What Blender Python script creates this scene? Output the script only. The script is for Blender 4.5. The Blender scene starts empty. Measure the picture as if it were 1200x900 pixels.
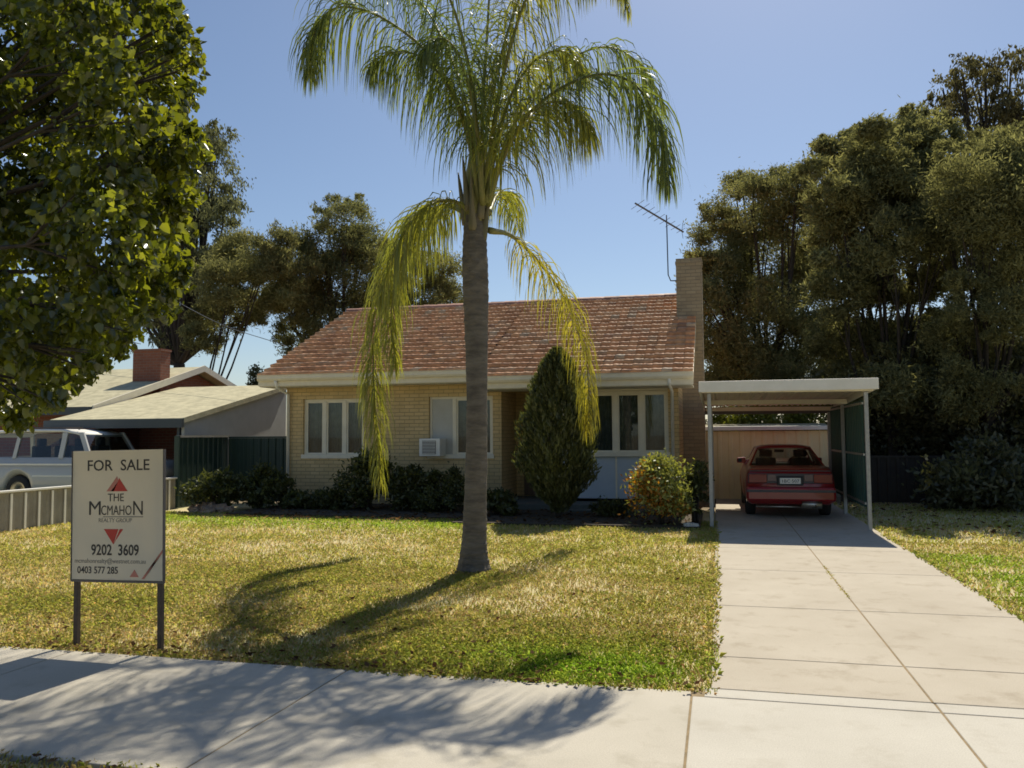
import bpy, math, random
import numpy as np
from mathutils import Matrix, Vector
random.seed(7); RNG = np.random.default_rng(11)
S = bpy.context.scene; COL = S.collection
R = math.radians

# ---------------------------------------------------------------- camera
EYE = 1.6; F = 960.0
yaw, pitch, roll = R(14.04), R(3.58), R(0.4)
FW = np.array([-math.sin(yaw)*math.cos(pitch), math.cos(yaw)*math.cos(pitch), math.sin(pitch)])
_r0 = np.array([math.cos(yaw), math.sin(yaw), 0.]); _u0 = np.cross(_r0, FW)
RT = _r0*math.cos(roll)-_u0*math.sin(roll); UP = _u0*math.cos(roll)+_r0*math.sin(roll)
CAMP = np.array([0, 0, EYE])
cd = bpy.data.cameras.new('camera'); cam = bpy.data.objects.new('camera', cd); COL.objects.link(cam)
cd.sensor_width = 36; cd.lens = 36*F/1200; cd.clip_start = .05; cd.clip_end = 3000
M = Matrix.Identity(4)
for i in range(3):
    M[i][0] = RT[i]; M[i][1] = UP[i]; M[i][2] = -FW[i]; M[i][3] = CAMP[i]
cam.matrix_world = M; S.camera = cam
# ---------------------------------------------------------------- light
SUN_EL, SUN_AZ = 51.0, 5.4            # azimuth measured from +Y towards +X
w = bpy.data.worlds.new('World'); S.world = w; w.use_nodes = True
nt = w.node_tree; bg = nt.nodes['Background']
sky = nt.nodes.new('ShaderNodeTexSky'); sky.sky_type = 'NISHITA'; sky.sun_disc = False
sky.sun_elevation = R(SUN_EL); sky.sun_rotation = R(SUN_AZ)
sky.air_density = 1.0; sky.dust_density = 0.65; sky.ozone_density = 3.0
nt.links.new(sky.outputs[0], bg.inputs[0]); bg.inputs[1].default_value = 0.081
sl = bpy.data.lights.new('sun', 'SUN'); so = bpy.data.objects.new('sun', sl); COL.objects.link(so)
sl.energy = 5.0; sl.angle = R(0.53); sl.color = (1, .91, .74)
sd = Vector((math.sin(R(SUN_AZ))*math.cos(R(SUN_EL)), math.cos(R(SUN_AZ))*math.cos(R(SUN_EL)), math.sin(R(SUN_EL))))
so.rotation_euler = sd.to_track_quat('Z', 'Y').to_euler(); so.location = (0, 0, 30)
S.view_settings.view_transform = 'Standard'; S.view_settings.look = 'None'
S.view_settings.exposure = 0.25; S.view_settings.gamma = 1; S.view_settings.use_curve_mapping = False
S.cycles.max_bounces = 8; S.cycles.transparent_max_bounces = 12; S.cycles.filter_width = 1.7

# ---------------------------------------------------------------- helpers
def ray(x, y): return FW*F + RT*(x-600) + UP*(450-y)
def at(x, y, Y):
    d = ray(x, y); return CAMP + d*(Y/d[1])
def atx(x, y, X):
    d = ray(x, y); return CAMP + d*(X/d[0])
def A(*v): return np.array(v, float)

def tag(o, label=None, cat=None, group=None, kind=None):
    for k, v in (('label', label), ('category', cat), ('group', group), ('kind', kind)):
        if v: o[k] = v
    return o
def thing(name, loc, label, cat, group=None):
    o = bpy.data.objects.new(name, None); COL.objects.link(o); o.location = loc; o.empty_display_size = .2
    return tag(o, label, cat, group)
def origin(o):
    v = Vector((0, 0, 0))
    while o is not None:
        v = v + o.location; o = o.parent
    return np.array(v)
def link(name, me, mats, parent=None, smooth=False):
    o = bpy.data.objects.new(name, me); COL.objects.link(o)
    for m in (mats if isinstance(mats, (list, tuple)) else [mats]): me.materials.append(m)
    if smooth: me.polygons.foreach_set('use_smooth', [True]*len(me.polygons))
    if parent is not None: o.parent = parent
    return o
class MB:
    def __init__(s): s.v = []; s.f = []; s.m = []; s.n = 0; s.c = []
    def add(s, verts, faces, mi=0, col=None):
        verts = [tuple(p) for p in verts]
        s.v += verts; s.f += [tuple(i+s.n for i in f) for f in faces]; s.m += [mi]*len(faces); s.n += len(verts)
        s.c += [col or (1, 1, 1)]*len(faces)
        return s
    def box(s, x0, x1, y0, y1, z0, z1, mi=0):
        v = [(x, y, z) for z in (z0, z1) for y in (y0, y1) for x in (x0, x1)]
        return s.add(v, [(0, 2, 3, 1), (4, 5, 7, 6), (0, 1, 5, 4), (2, 6, 7, 3), (0, 4, 6, 2), (1, 3, 7, 5)], mi)
    def hexa(s, p, mi=0):   # eight points ordered like box
        return s.add(p, [(0, 2, 3, 1), (4, 5, 7, 6), (0, 1, 5, 4), (2, 6, 7, 3), (0, 4, 6, 2), (1, 3, 7, 5)], mi)
    def quad(s, a, b, c, d, mi=0): return s.add([a, b, c, d], [(0, 1, 2, 3)], mi)
    def tube(s, pts, rad, n=8, mi=0, cap=True):
        pts = [np.array(p, float) for p in pts]; k = len(pts)
        if not hasattr(rad, '__len__'): rad = [rad]*k
        T = [pts[min(i+1, k-1)]-pts[max(i-1, 0)] for i in range(k)]
        ref = A(0, 0, 1) if abs(T[0][2]) < .9*np.linalg.norm(T[0]) else A(1, 0, 0)
        vs = []; side = np.cross(T[0], ref)
        for i in range(k):
            t = T[i]/(np.linalg.norm(T[i])+1e-9); side = side - t*(side@t); side /= np.linalg.norm(side)+1e-9; b = np.cross(t, side)
            for j in range(n):
                a = 2*math.pi*j/n; vs.append(pts[i]+rad[i]*(side*math.cos(a)+b*math.sin(a)))
        fs = [(i*n+j, i*n+(j+1) % n, (i+1)*n+(j+1) % n, (i+1)*n+j) for i in range(k-1) for j in range(n)]
        if cap: fs += [tuple(range(n-1, -1, -1)), tuple((k-1)*n+j for j in range(n))]
        return s.add(vs, fs, mi)
    def build(s, name, mats, parent=None, smooth=False, bevel=0, world=None):
        me = bpy.data.meshes.new(name)
        off = origin(parent) if parent is not None else (world if world is not None else A(0, 0, 0))
        me.from_pydata([tuple(np.array(p)-off) for p in s.v], [], s.f)
        o = link(name, me, mats, parent, smooth)
        me.polygons.foreach_set('material_index', s.m)
        if any(c != (1, 1, 1) for c in s.c): set_face_cols(me, np.array(s.c))
        me.validate(); me.update()
        if parent is None and world is not None: o.location = tuple(world)
        if bevel:
            b = o.modifiers.new('bevel', 'BEVEL'); b.width = bevel; b.segments = 2; b.limit_method = 'ANGLE'; b.angle_limit = R(40)
        return o
def set_face_cols(me, cols):
    at_ = me.color_attributes.new('Col', 'FLOAT_COLOR', 'CORNER')
    tot = np.zeros(len(me.polygons), int); me.polygons.foreach_get('loop_total', tot)
    c = np.ones((len(me.polygons), 4)); c[:, :3] = cols
    at_.data.foreach_set('color', np.repeat(c, tot, axis=0).ravel())
def np_mesh(name, V, Fq, cols, mats, parent=None, smooth=False):
    """V (N,3), Fq (M,k) faces all of k corners, cols (M,3)"""
    me = bpy.data.meshes.new(name)
    if parent is not None: V = V-origin(parent)
    k = Fq.shape[1]; m = len(Fq)
    me.vertices.add(len(V)); me.vertices.foreach_set('co', V.astype(np.float32).ravel())
    me.loops.add(m*k); me.loops.foreach_set('vertex_index', Fq.astype(np.int32).ravel())
    me.polygons.add(m); me.polygons.foreach_set('loop_start', np.arange(0, m*k, k, dtype=np.int32))
    me.polygons.foreach_set('loop_total', np.full(m, k, dtype=np.int32))
    me.update(calc_edges=True)
    if cols is not None: set_face_cols(me, cols)
    return link(name, me, mats, parent, smooth)
def unit(v): return v/(np.linalg.norm(v, axis=-1, keepdims=True)+1e-9)
_tab = RNG.random((64, 64))
def vnoise(x, y, s):
    x = np.asarray(x)/s+100; y = np.asarray(y)/s+100
    xi = np.floor(x).astype(int); yi = np.floor(y).astype(int); u = x-xi; v = y-yi
    u = u*u*(3-2*u); v = v*v*(3-2*v); g = lambda a, b: _tab[a % 64, b % 64]
    return (g(xi, yi)*(1-u)+g(xi+1, yi)*u)*(1-v)+(g(xi, yi+1)*(1-u)+g(xi+1, yi+1)*u)*v
def fbm(x, y, s): return .5*vnoise(x, y, s)+.3*vnoise(x, y, s*.47)+.2*vnoise(x, y, s*.21)
def spline(P, n):
    P = np.array(P, float); k = len(P); out = []
    Q = np.vstack([2*P[0]-P[1], P, 2*P[-1]-P[-2]])
    for t in np.linspace(0, k-1-1e-6, n):
        i = int(t); u = t-i; a, b, c, d = Q[i], Q[i+1], Q[i+2], Q[i+3]
        out.append(.5*((2*b)+(c-a)*u+(2*a-5*b+4*c-d)*u*u+(3*b-a-3*c+d)*u**3))
    return np.array(out)

# ---------------------------------------------------------------- materials
def nodes(name):
    m = bpy.data.materials.new(name); m.use_nodes = True; t = m.node_tree
    return m, t, t.nodes['Principled BSDF'], lambda a, b: t.links.new(a, b)
def mat(name, c, c2=None, scale=8, rough=.7, bump=0, bscale=60, metal=0, spec=.5, detail=5, stretch=None, lo=.35, hi=.65, coat=0):
    m, t, p, L = nodes(name)
    p.inputs['Base Color'].default_value = (*c, 1); p.inputs['Roughness'].default_value = rough
    p.inputs['Metallic'].default_value = metal; p.inputs['Specular IOR Level'].default_value = spec; p.inputs['Coat Weight'].default_value = coat
    tc = t.nodes.new('ShaderNodeTexCoord'); src = tc.outputs['Object']
    if stretch:
        mp = t.nodes.new('ShaderNodeMapping'); mp.inputs['Scale'].default_value = stretch; L(src, mp.inputs[0]); src = mp.outputs[0]
    if c2:
        n = t.nodes.new('ShaderNodeTexNoise'); n.inputs['Scale'].default_value = scale; n.inputs['Detail'].default_value = detail; n.inputs['Roughness'].default_value = .65
        L(src, n.inputs['Vector'])
        r = t.nodes.new('ShaderNodeValToRGB'); r.color_ramp.elements[0].position = lo; r.color_ramp.elements[1].position = hi
        r.color_ramp.elements[0].color = (*c, 1); r.color_ramp.elements[1].color = (*c2, 1)
        L(n.outputs[0], r.inputs[0]); L(r.outputs[0], p.inputs['Base Color'])
    if bump:
        n2 = t.nodes.new('ShaderNodeTexNoise'); n2.inputs['Scale'].default_value = bscale; n2.inputs['Detail'].default_value = 6; L(src, n2.inputs['Vector'])
        b = t.nodes.new('ShaderNodeBump'); b.inputs['Strength'].default_value = bump; b.inputs['Distance'].default_value = .02
        L(n2.outputs[0], b.inputs['Height']); L(b.outputs[0], p.inputs['Normal'])
    return m
def leaf_mat(name, trans=.45, gloss=.12, rough=.4, tint=(1.25, 1.25, .55)):
    m, t, p, L = nodes(name); t.nodes.remove(p); out = t.nodes['Material Output']
    a = t.nodes.new('ShaderNodeAttribute'); a.attribute_name = 'Col'
    d = t.nodes.new('ShaderNodeBsdfDiffuse'); tr = t.nodes.new('ShaderNodeBsdfTranslucent'); g = t.nodes.new('ShaderNodeBsdfGlossy')
    g.inputs['Roughness'].default_value = rough; g.inputs['Color'].default_value = (.9, .95, 1, 1)
    mul = t.nodes.new('ShaderNodeMix'); mul.data_type = 'RGBA'; mul.blend_type = 'MULTIPLY'; mul.inputs[0].default_value = 1
    L(a.outputs['Color'], mul.inputs[6]); mul.inputs[7].default_value = (*tint, 1)
    L(a.outputs['Color'], d.inputs[0]); L(mul.outputs[2], tr.inputs[0])
    m1 = t.nodes.new('ShaderNodeMixShader'); m1.inputs[0].default_value = trans; L(d.outputs[0], m1.inputs[1]); L(tr.outputs[0], m1.inputs[2])
    m2 = t.nodes.new('ShaderNodeMixShader'); m2.inputs[0].default_value = gloss; L(m1.outputs[0], m2.inputs[1]); L(g.outputs[0], m2.inputs[2])
    L(m2.outputs[0], out.inputs[0]); return m
def brick_mat(name, c1, c2, mortar, axis='xz', bw=.24, rh=.086, rough=.85):
    m, t, p, L = nodes(name)
    tc = t.nodes.new('ShaderNodeTexCoord'); sp = t.nodes.new('ShaderNodeSeparateXYZ'); cb = t.nodes.new('ShaderNodeCombineXYZ'); L(tc.outputs['Object'], sp.inputs[0])
    ad = t.nodes.new('ShaderNodeMath'); ad.operation = 'ADD'; L(sp.outputs[0], ad.inputs[0]); L(sp.outputs[1], ad.inputs[1])
    L(ad.outputs[0], cb.inputs[0]); L(sp.outputs[2], cb.inputs[1])
    b = t.nodes.new('ShaderNodeTexBrick'); L(cb.outputs[0], b.inputs['Vector'])
    b.inputs['Scale'].default_value = 1; b.inputs['Brick Width'].default_value = bw; b.inputs['Row Height'].default_value = rh
    b.inputs['Mortar Size'].default_value = .007; b.inputs['Mortar Smooth'].default_value = .3; b.inputs['Bias'].default_value = 0
    b.inputs['Color1'].default_value = (*c1, 1); b.inputs['Color2'].default_value = (*c2, 1); b.inputs['Mortar'].default_value = (*mortar, 1)
    n = t.nodes.new('ShaderNodeTexNoise'); n.inputs['Scale'].default_value = 2.2; n.inputs['Detail'].default_value = 8; L(tc.outputs['Object'], n.inputs['Vector'])
    mr = t.nodes.new('ShaderNodeMapRange'); mr.inputs[3].default_value = .78; mr.inputs[4].default_value = 1.18; L(n.outputs[0], mr.inputs[0])
    mx = t.nodes.new('ShaderNodeMix'); mx.data_type = 'RGBA'; mx.blend_type = 'MULTIPLY'; mx.inputs[0].default_value = 1; L(b.outputs[0], mx.inputs[6]); L(mr.outputs[0], mx.inputs[7])
    L(mx.outputs[2], p.inputs['Base Color']); p.inputs['Roughness'].default_value = rough
    bp = t.nodes.new('ShaderNodeBump'); bp.invert = True; bp.inputs['Strength'].default_value = .8; bp.inputs['Distance'].default_value = .012
    L(b.outputs['Fac'], bp.inputs['Height']); L(bp.outputs[0], p.inputs['Normal']); return m
def attr_mat(name, rough=.8, bump=0, bscale=40, noise=.25, nscale=15):
    m, t, p, L = nodes(name)
    a = t.nodes.new('ShaderNodeAttribute'); a.attribute_name = 'Col'; tc = t.nodes.new('ShaderNodeTexCoord')
    n = t.nodes.new('ShaderNodeTexNoise'); n.inputs['Scale'].default_value = nscale; n.inputs['Detail'].default_value = 7; L(tc.outputs['Object'], n.inputs['Vector'])
    mr = t.nodes.new('ShaderNodeMapRange'); mr.inputs[1].default_value = .3; mr.inputs[2].default_value = .7; mr.inputs[3].default_value = 1-noise; mr.inputs[4].default_value = 1+noise; L(n.outputs[0], mr.inputs[0])
    mx = t.nodes.new('ShaderNodeMix'); mx.data_type = 'RGBA'; mx.blend_type = 'MULTIPLY'; mx.inputs[0].default_value = 1; L(a.outputs[0], mx.inputs[6]); L(mr.outputs[0], mx.inputs[7])
    L(mx.outputs[2], p.inputs['Base Color']); p.inputs['Roughness'].default_value = rough
    if bump:
        b = t.nodes.new('ShaderNodeBump'); b.inputs['Strength'].default_value = bump; b.inputs['Distance'].default_value = .02; L(n.outputs[0], b.inputs['Height']); L(b.outputs[0], p.inputs['Normal'])
    return m
def glass_mat(name, tint=(.8, .85, .85), refl=.06):
    m, t, p, L = nodes(name); t.nodes.remove(p); out = t.nodes['Material Output']
    tr = t.nodes.new('ShaderNodeBsdfTransparent'); tr.inputs[0].default_value = (*tint, 1); g = t.nodes.new('ShaderNodeBsdfGlossy'); g.inputs['Roughness'].default_value = .02
    fr = t.nodes.new('ShaderNodeFresnel'); fr.inputs['IOR'].default_value = 1.5
    ml = t.nodes.new('ShaderNodeMath'); ml.operation = 'ADD'; ml.inputs[1].default_value = refl; L(fr.outputs[0], ml.inputs[0])
    mx = t.nodes.new('ShaderNodeMixShader'); L(ml.outputs[0], mx.inputs[0]); L(tr.outputs[0], mx.inputs[1]); L(g.outputs[0], mx.inputs[2]); L(mx.outputs[0], out.inputs[0]); return m
def concrete(name, c, c2, c3):
    m, t, p, L = nodes(name); tc = t.nodes.new('ShaderNodeTexCoord')
    def nz(s, d=6):
        n = t.nodes.new('ShaderNodeTexNoise'); n.inputs['Scale'].default_value = s; n.inputs['Detail'].default_value = d; n.inputs['Roughness'].default_value = .65; L(tc.outputs['Object'], n.inputs['Vector']); return n
    n1 = nz(.9, 8); r = t.nodes.new('ShaderNodeValToRGB'); e = r.color_ramp.elements; e[0].position = .3; e[1].position = .68; e[0].color = (*c2, 1); e[1].color = (*c, 1); L(n1.outputs[0], r.inputs[0])
    n2 = nz(140, 2); mr = t.nodes.new('ShaderNodeMapRange'); mr.inputs[1].default_value = .3; mr.inputs[2].default_value = .7; mr.inputs[3].default_value = .86; mr.inputs[4].default_value = 1.1; L(n2.outputs[0], mr.inputs[0])
    mx = t.nodes.new('ShaderNodeMix'); mx.data_type = 'RGBA'; mx.blend_type = 'MULTIPLY'; mx.inputs[0].default_value = 1; L(r.outputs[0], mx.inputs[6]); L(mr.outputs[0], mx.inputs[7])
    n3 = nz(3.3, 10); r3 = t.nodes.new('ShaderNodeMapRange'); r3.inputs[1].default_value = .53; r3.inputs[2].default_value = .78; L(n3.outputs[0], r3.inputs[0])
    mx2 = t.nodes.new('ShaderNodeMix'); mx2.data_type = 'RGBA'; L(r3.outputs[0], mx2.inputs[0]); L(mx.outputs[2], mx2.inputs[6]); mx2.inputs[7].default_value = (*c3, 1)
    L(mx2.outputs[2], p.inputs['Base Color']); p.inputs['Roughness'].default_value = .92; p.inputs['Specular IOR Level'].default_value = .3
    b = t.nodes.new('ShaderNodeBump'); b.inputs['Strength'].default_value = .35; b.inputs['Distance'].default_value = .004; L(n2.outputs[0], b.inputs['Height']); L(b.outputs[0], p.inputs['Normal']); return m

m_soil = mat('dry soil', (.13, .10, .06), (.23, .18, .11), 3, .95, .5, 40)
m_lawn = mat('lawn thatch', (.60, .50, .30), (.49, .45, .22), 1.6, .95, .8, 90)
m_mulch = mat('bed mulch', (.045, .035, .022), (.09, .07, .045), 14, .95, 1, 50)
m_path = concrete('path concrete', (.51, .475, .405), (.43, .40, .335), (.345, .315, .25))
m_drive = concrete('driveway concrete', (.48, .435, .36), (.405, .36, .29), (.31, .265, .20))
m_apron = concrete('crossover concrete', (.53, .505, .445), (.46, .435, .38), (.40, .37, .31))
m_cream_brick = brick_mat('cream brick', (.61, .445, .215), (.68, .505, .255), (.40, .30, .16))
m_brown_brick = brick_mat('brown grey brick', (.30, .235, .15), (.37, .295, .19), (.25, .20, .14))
m_red_brick = brick_mat('red brick', (.22, .075, .045), (.27, .10, .06), (.24, .18, .14))
m_tile = attr_mat('clay roof tile', .62, .3, noise=.24, nscale=7)
m_tile.node_tree.nodes['Principled BSDF'].inputs['Specular IOR Level'].default_value = .55
m_cream = mat('cream gloss paint', (.80, .74, .59), (.73, .67, .53), 5, .45)
m_white = mat('white paint', (.84, .82, .76), (.77, .75, .68), 4, .5)
m_soffit = mat('soffit board', (.60, .57, .48), None, rough=.7)
m_fibro = mat('grey fibro sheet', (.46, .48, .48), (.40, .42, .42), 2, .7)
m_palepanel = mat('pale blue panel', (.50, .56, .62), (.46, .52, .58), 3, .6)
m_whitepanel = mat('window blank panel', (.52, .51, .46), (.47, .46, .41), 3, .6)
m_dark = mat('dark interior', (.035, .03, .027), (.05, .045, .04), 3, .9)
m_curtain = mat('net curtain', (.20, .20, .165), (.12, .12, .10), 6, .9)
m_door = mat('brown door', (.10, .06, .035), (.14, .085, .05), 12, .5, stretch=(1, 1, .1))
m_glass = glass_mat('window glass', refl=0.0)
m_carglass = glass_mat('car glass', (.62, .66, .64), .03)
m_green = mat('dark green sheet', (.014, .034, .027), (.018, .044, .034), 3, .5)
m_greenp = mat('green carport sheet', (.018, .07, .055), (.022, .085, .068), 3, .5)
m_post = mat('galvanised post', (.40, .40, .385), (.33, .33, .315), 12, .45, metal=.3)
m_shed = mat('beige shed sheet', (.84, .68, .39), (.78, .625, .35), 2.5, .7)
m_roofgrey = mat('weathered cement sheet', (.54, .50, .33), (.36, .335, .22), 3.5, .9, .3, 30)
m_navy = mat('dark blue grey fascia', (.05, .065, .075), None, rough=.5)
m_fence = mat('weathered fibre fence', (.33, .31, .27), (.27, .25, .21), 3, .85)
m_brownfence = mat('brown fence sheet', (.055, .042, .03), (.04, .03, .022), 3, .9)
m_bark = mat('grey brown bark', (.032, .026, .02), (.06, .048, .038), 9, .95, 1, 25, stretch=(1, 1, .25))
m_palmtrunk = mat('palm trunk', (.105, .092, .075), (.20, .175, .142), 5, .95, 1, 22, stretch=(.8, .8, 3.2))
m_boot = mat('palm leaf base', (.15, .14, .075), (.22, .19, .12), 9, .8, .6, 25, stretch=(1, 1, .2))
m_rachis = mat('palm rachis', (.17, .18, .05), (.24, .22, .08), 6, .55)
m_black = mat('black plastic', (.02, .02, .02), None, rough=.5)
m_rubber = mat('tyre rubber', (.022, .022, .022), None, rough=.8)
m_red = mat('red car paint', (.28, .010, .013), None, rough=.28, coat=.6)
m_redlamp = mat('tail lamp red', (.22, .008, .008), None, rough=.15)
m_lampgrey = mat('lamp clear', (.16, .10, .10), None, rough=.2)
m_trim = mat('grey rubber trim', (.10, .09, .09), None, rough=.55)
m_chrome = mat('dull metal', (.55, .53, .48), (.42, .38, .33), 20, .35, metal=.9)
m_seat = mat('seat cloth', (.09, .10, .12), (.07, .08, .09), 20, .9)
m_silver = mat('silver white car paint', (.50, .50, .48), None, rough=.3, coat=.5)
m_signface = mat('sign face', (.80, .74, .60), (.76, .70, .565), 2.2, .5)
def translucent(m, amount, col):
    t = m.node_tree; p = t.nodes['Principled BSDF']; o = t.nodes['Material Output']; tr = t.nodes.new('ShaderNodeBsdfTranslucent'); tr.inputs[0].default_value = (*col, 1)
    mx = t.nodes.new('ShaderNodeMixShader'); mx.inputs[0].default_value = amount; t.links.new(p.outputs[0], mx.inputs[1]); t.links.new(tr.outputs[0], mx.inputs[2]); t.links.new(mx.outputs[0], o.inputs[0])
translucent(m_signface, .22, (.62, .56, .44))
m_signpost = mat('sign post', (.055, .042, .034), (.09, .065, .05), 15, .7)
m_ink = mat('black ink', (.035, .032, .03), None, rough=.6)
m_inkgrey = mat('grey ink', (.24, .22, .19), None, rough=.6)
m_inkred = mat('red ink', (.50, .045, .03), None, rough=.6)
m_inkpale = mat('pale red ink', (.52, .20, .15), None, rough=.6)
m_rock = mat('garden rock', (.26, .16, .10), (.38, .29, .22), 6, .9, .8, 18)
m_flower = mat('pale stone', (.62, .58, .52), (.5, .46, .40), 15, .8)
m_wire = mat('grey wire', (.22, .22, .22), None, rough=.5)
m_alu = mat('antenna aluminium', (.10, .10, .105), None, rough=.4, metal=.4)
l_palm = leaf_mat('palm leaflet', .55, .035, .35, (1.5, 1.5, .7))
l_tree = leaf_mat('street tree leaf', .56, .045, .25, (2.3, 2.1, .45))
l_far = leaf_mat('far foliage', .45, .0, .5, (1.15, 1.15, .75))
l_shrub = leaf_mat('shrub leaf', .40, .03, .4)
l_grass = leaf_mat('grass blade', .45, .0, .5, (1.15, 1.1, .7))

# ---------------------------------------------------------------- ground
def sheet(name, polys, m, z, depth=0):
    b = MB()
    for (x0, x1, y0, y1) in polys:
        if depth: b.box(x0, x1, y0, y1, z-depth, z)
        else: b.quad((x0, y0, z), (x1, y0, z), (x1, y1, z), (x0, y1, z))
    return tag(b.build(name, m), kind='structure')
b = MB(); b.quad((-900, -900, -.075), (900, -900, -.075), (900, 900, -.075), (-900, 900, -.075)); tag(b.build('ground', m_soil), kind='structure')
def lawn_grid(b, x0, x1, y0, y1, st):
    xs = np.linspace(x0, x1, int((x1-x0)/st)+1); ys = np.linspace(y0, y1, int((y1-y0)/st)+1)
    n0 = len(ys); vs = []
    for x in xs:
        for y in ys: vs.append((x, y, -.022+.03*(float(fbm(x, y, 1.3))-.5)))
    b.add(vs, [(i*n0+j, (i+1)*n0+j, (i+1)*n0+j+1, i*n0+j+1) for i in range(len(xs)-1) for j in range(n0-1)])
b = MB(); lawn_grid(b, -24, -.08, 5.32, 18.0, .2); lawn_grid(b, 2.52, 16, 5.43, 20.4, .25); tag(b.build('lawn', m_lawn, smooth=True), kind='structure')
b = MB(); lawn_grid(b, -24, -.2, -3.0, 3.50, .25); lawn_grid(b, 4.22, 16, -3.0, 3.50, .25); tag(b.build('verge', m_lawn, smooth=True), kind='structure')
sheet('garden_bed', [(-9.9, -4.75, 15.15, 17.9), (-4.75, -.32, 14.35, 16.93)], m_mulch, .03, .1)
sheet('road', [(-60, 60, -10, -3.2)], mat('asphalt', (.06, .06, .058), (.045, .045, .044), 30, .9, .4, 200), -.05)
b = MB(); b.box(-60, 60, -3.2, -3.02, -.2, .03); tag(b.build('kerb', m_drive, bevel=.01), kind='structure')
g = .006
def slabs(name, rows, m):
    b = MB()
    for (x0, x1, y0, y1) in rows: b.box(x0+g, x1-g, y0+g, y1-g, -.12, 0)
    return tag(b.build(name, m, bevel=.006), kind='structure')
b = MB()
xs = [-14.2, -11.9, -9.5, -7.1, -4.75, -2.50, -.19]
for i in range(len(xs)-1):     # slab joints run slightly askew as in a hand-laid path
    x0, x1 = xs[i]+g, xs[i+1]-g; y0 = 3.52; y1 = 5.30
    sk0 = .10 if i else 0; 
    b.hexa([(x0-.04, y0, -.12), (x1-.04*(i < 5), y0, -.12), (x0, y1, -.12), (x1, y1+.03*(i == 5), -.12), (x0-.04, y0, 0), (x1-.04*(i < 5), y0, 0), (x0, y1, 0), (x1, y1+.03*(i == 5), 0)])
for x0, x1 in ((4.21, 6.6), (6.6, 9.0), (9.0, 11.4), (11.4, 13.8)): b.box(x0+g, x1-g, 3.52, 5.30, -.12, 0)
tag(b.build('footpath', m_path, bevel=.006), kind='structure')
slabs('crossover', [(-.19, 1.21, 1.2, 5.24), (1.21, 4.2, 1.2, 5.24), (-.12, 1.21, 5.24, 5.42), (1.21, 4.2, 5.24, 5.42)], m_apron)
ys = [5.42, 6.20, 8.02, 10.15, 12.05, 14.3, 16.6, 18.9, 20.9]
slabs('driveway', [(x0, x1, ys[i], ys[i+1]) for i in range(8) for (x0, x1) in ((-.08, 1.205), (1.205, 2.50))], m_drive)

b = MB(); b.box(-.06, 2.48, 5.44, 20.8, -.06, -.004); b.box(-.215, 4.1, 1.22, 5.41, -.06, -.0045); b.box(-14.1, -.22, 3.56, 5.27, -.06, -.005); tag(b.build('joint_sand', mat('joint sand', (.30, .22, .12), (.19, .145, .08), 12, .95)), kind='structure')
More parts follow.
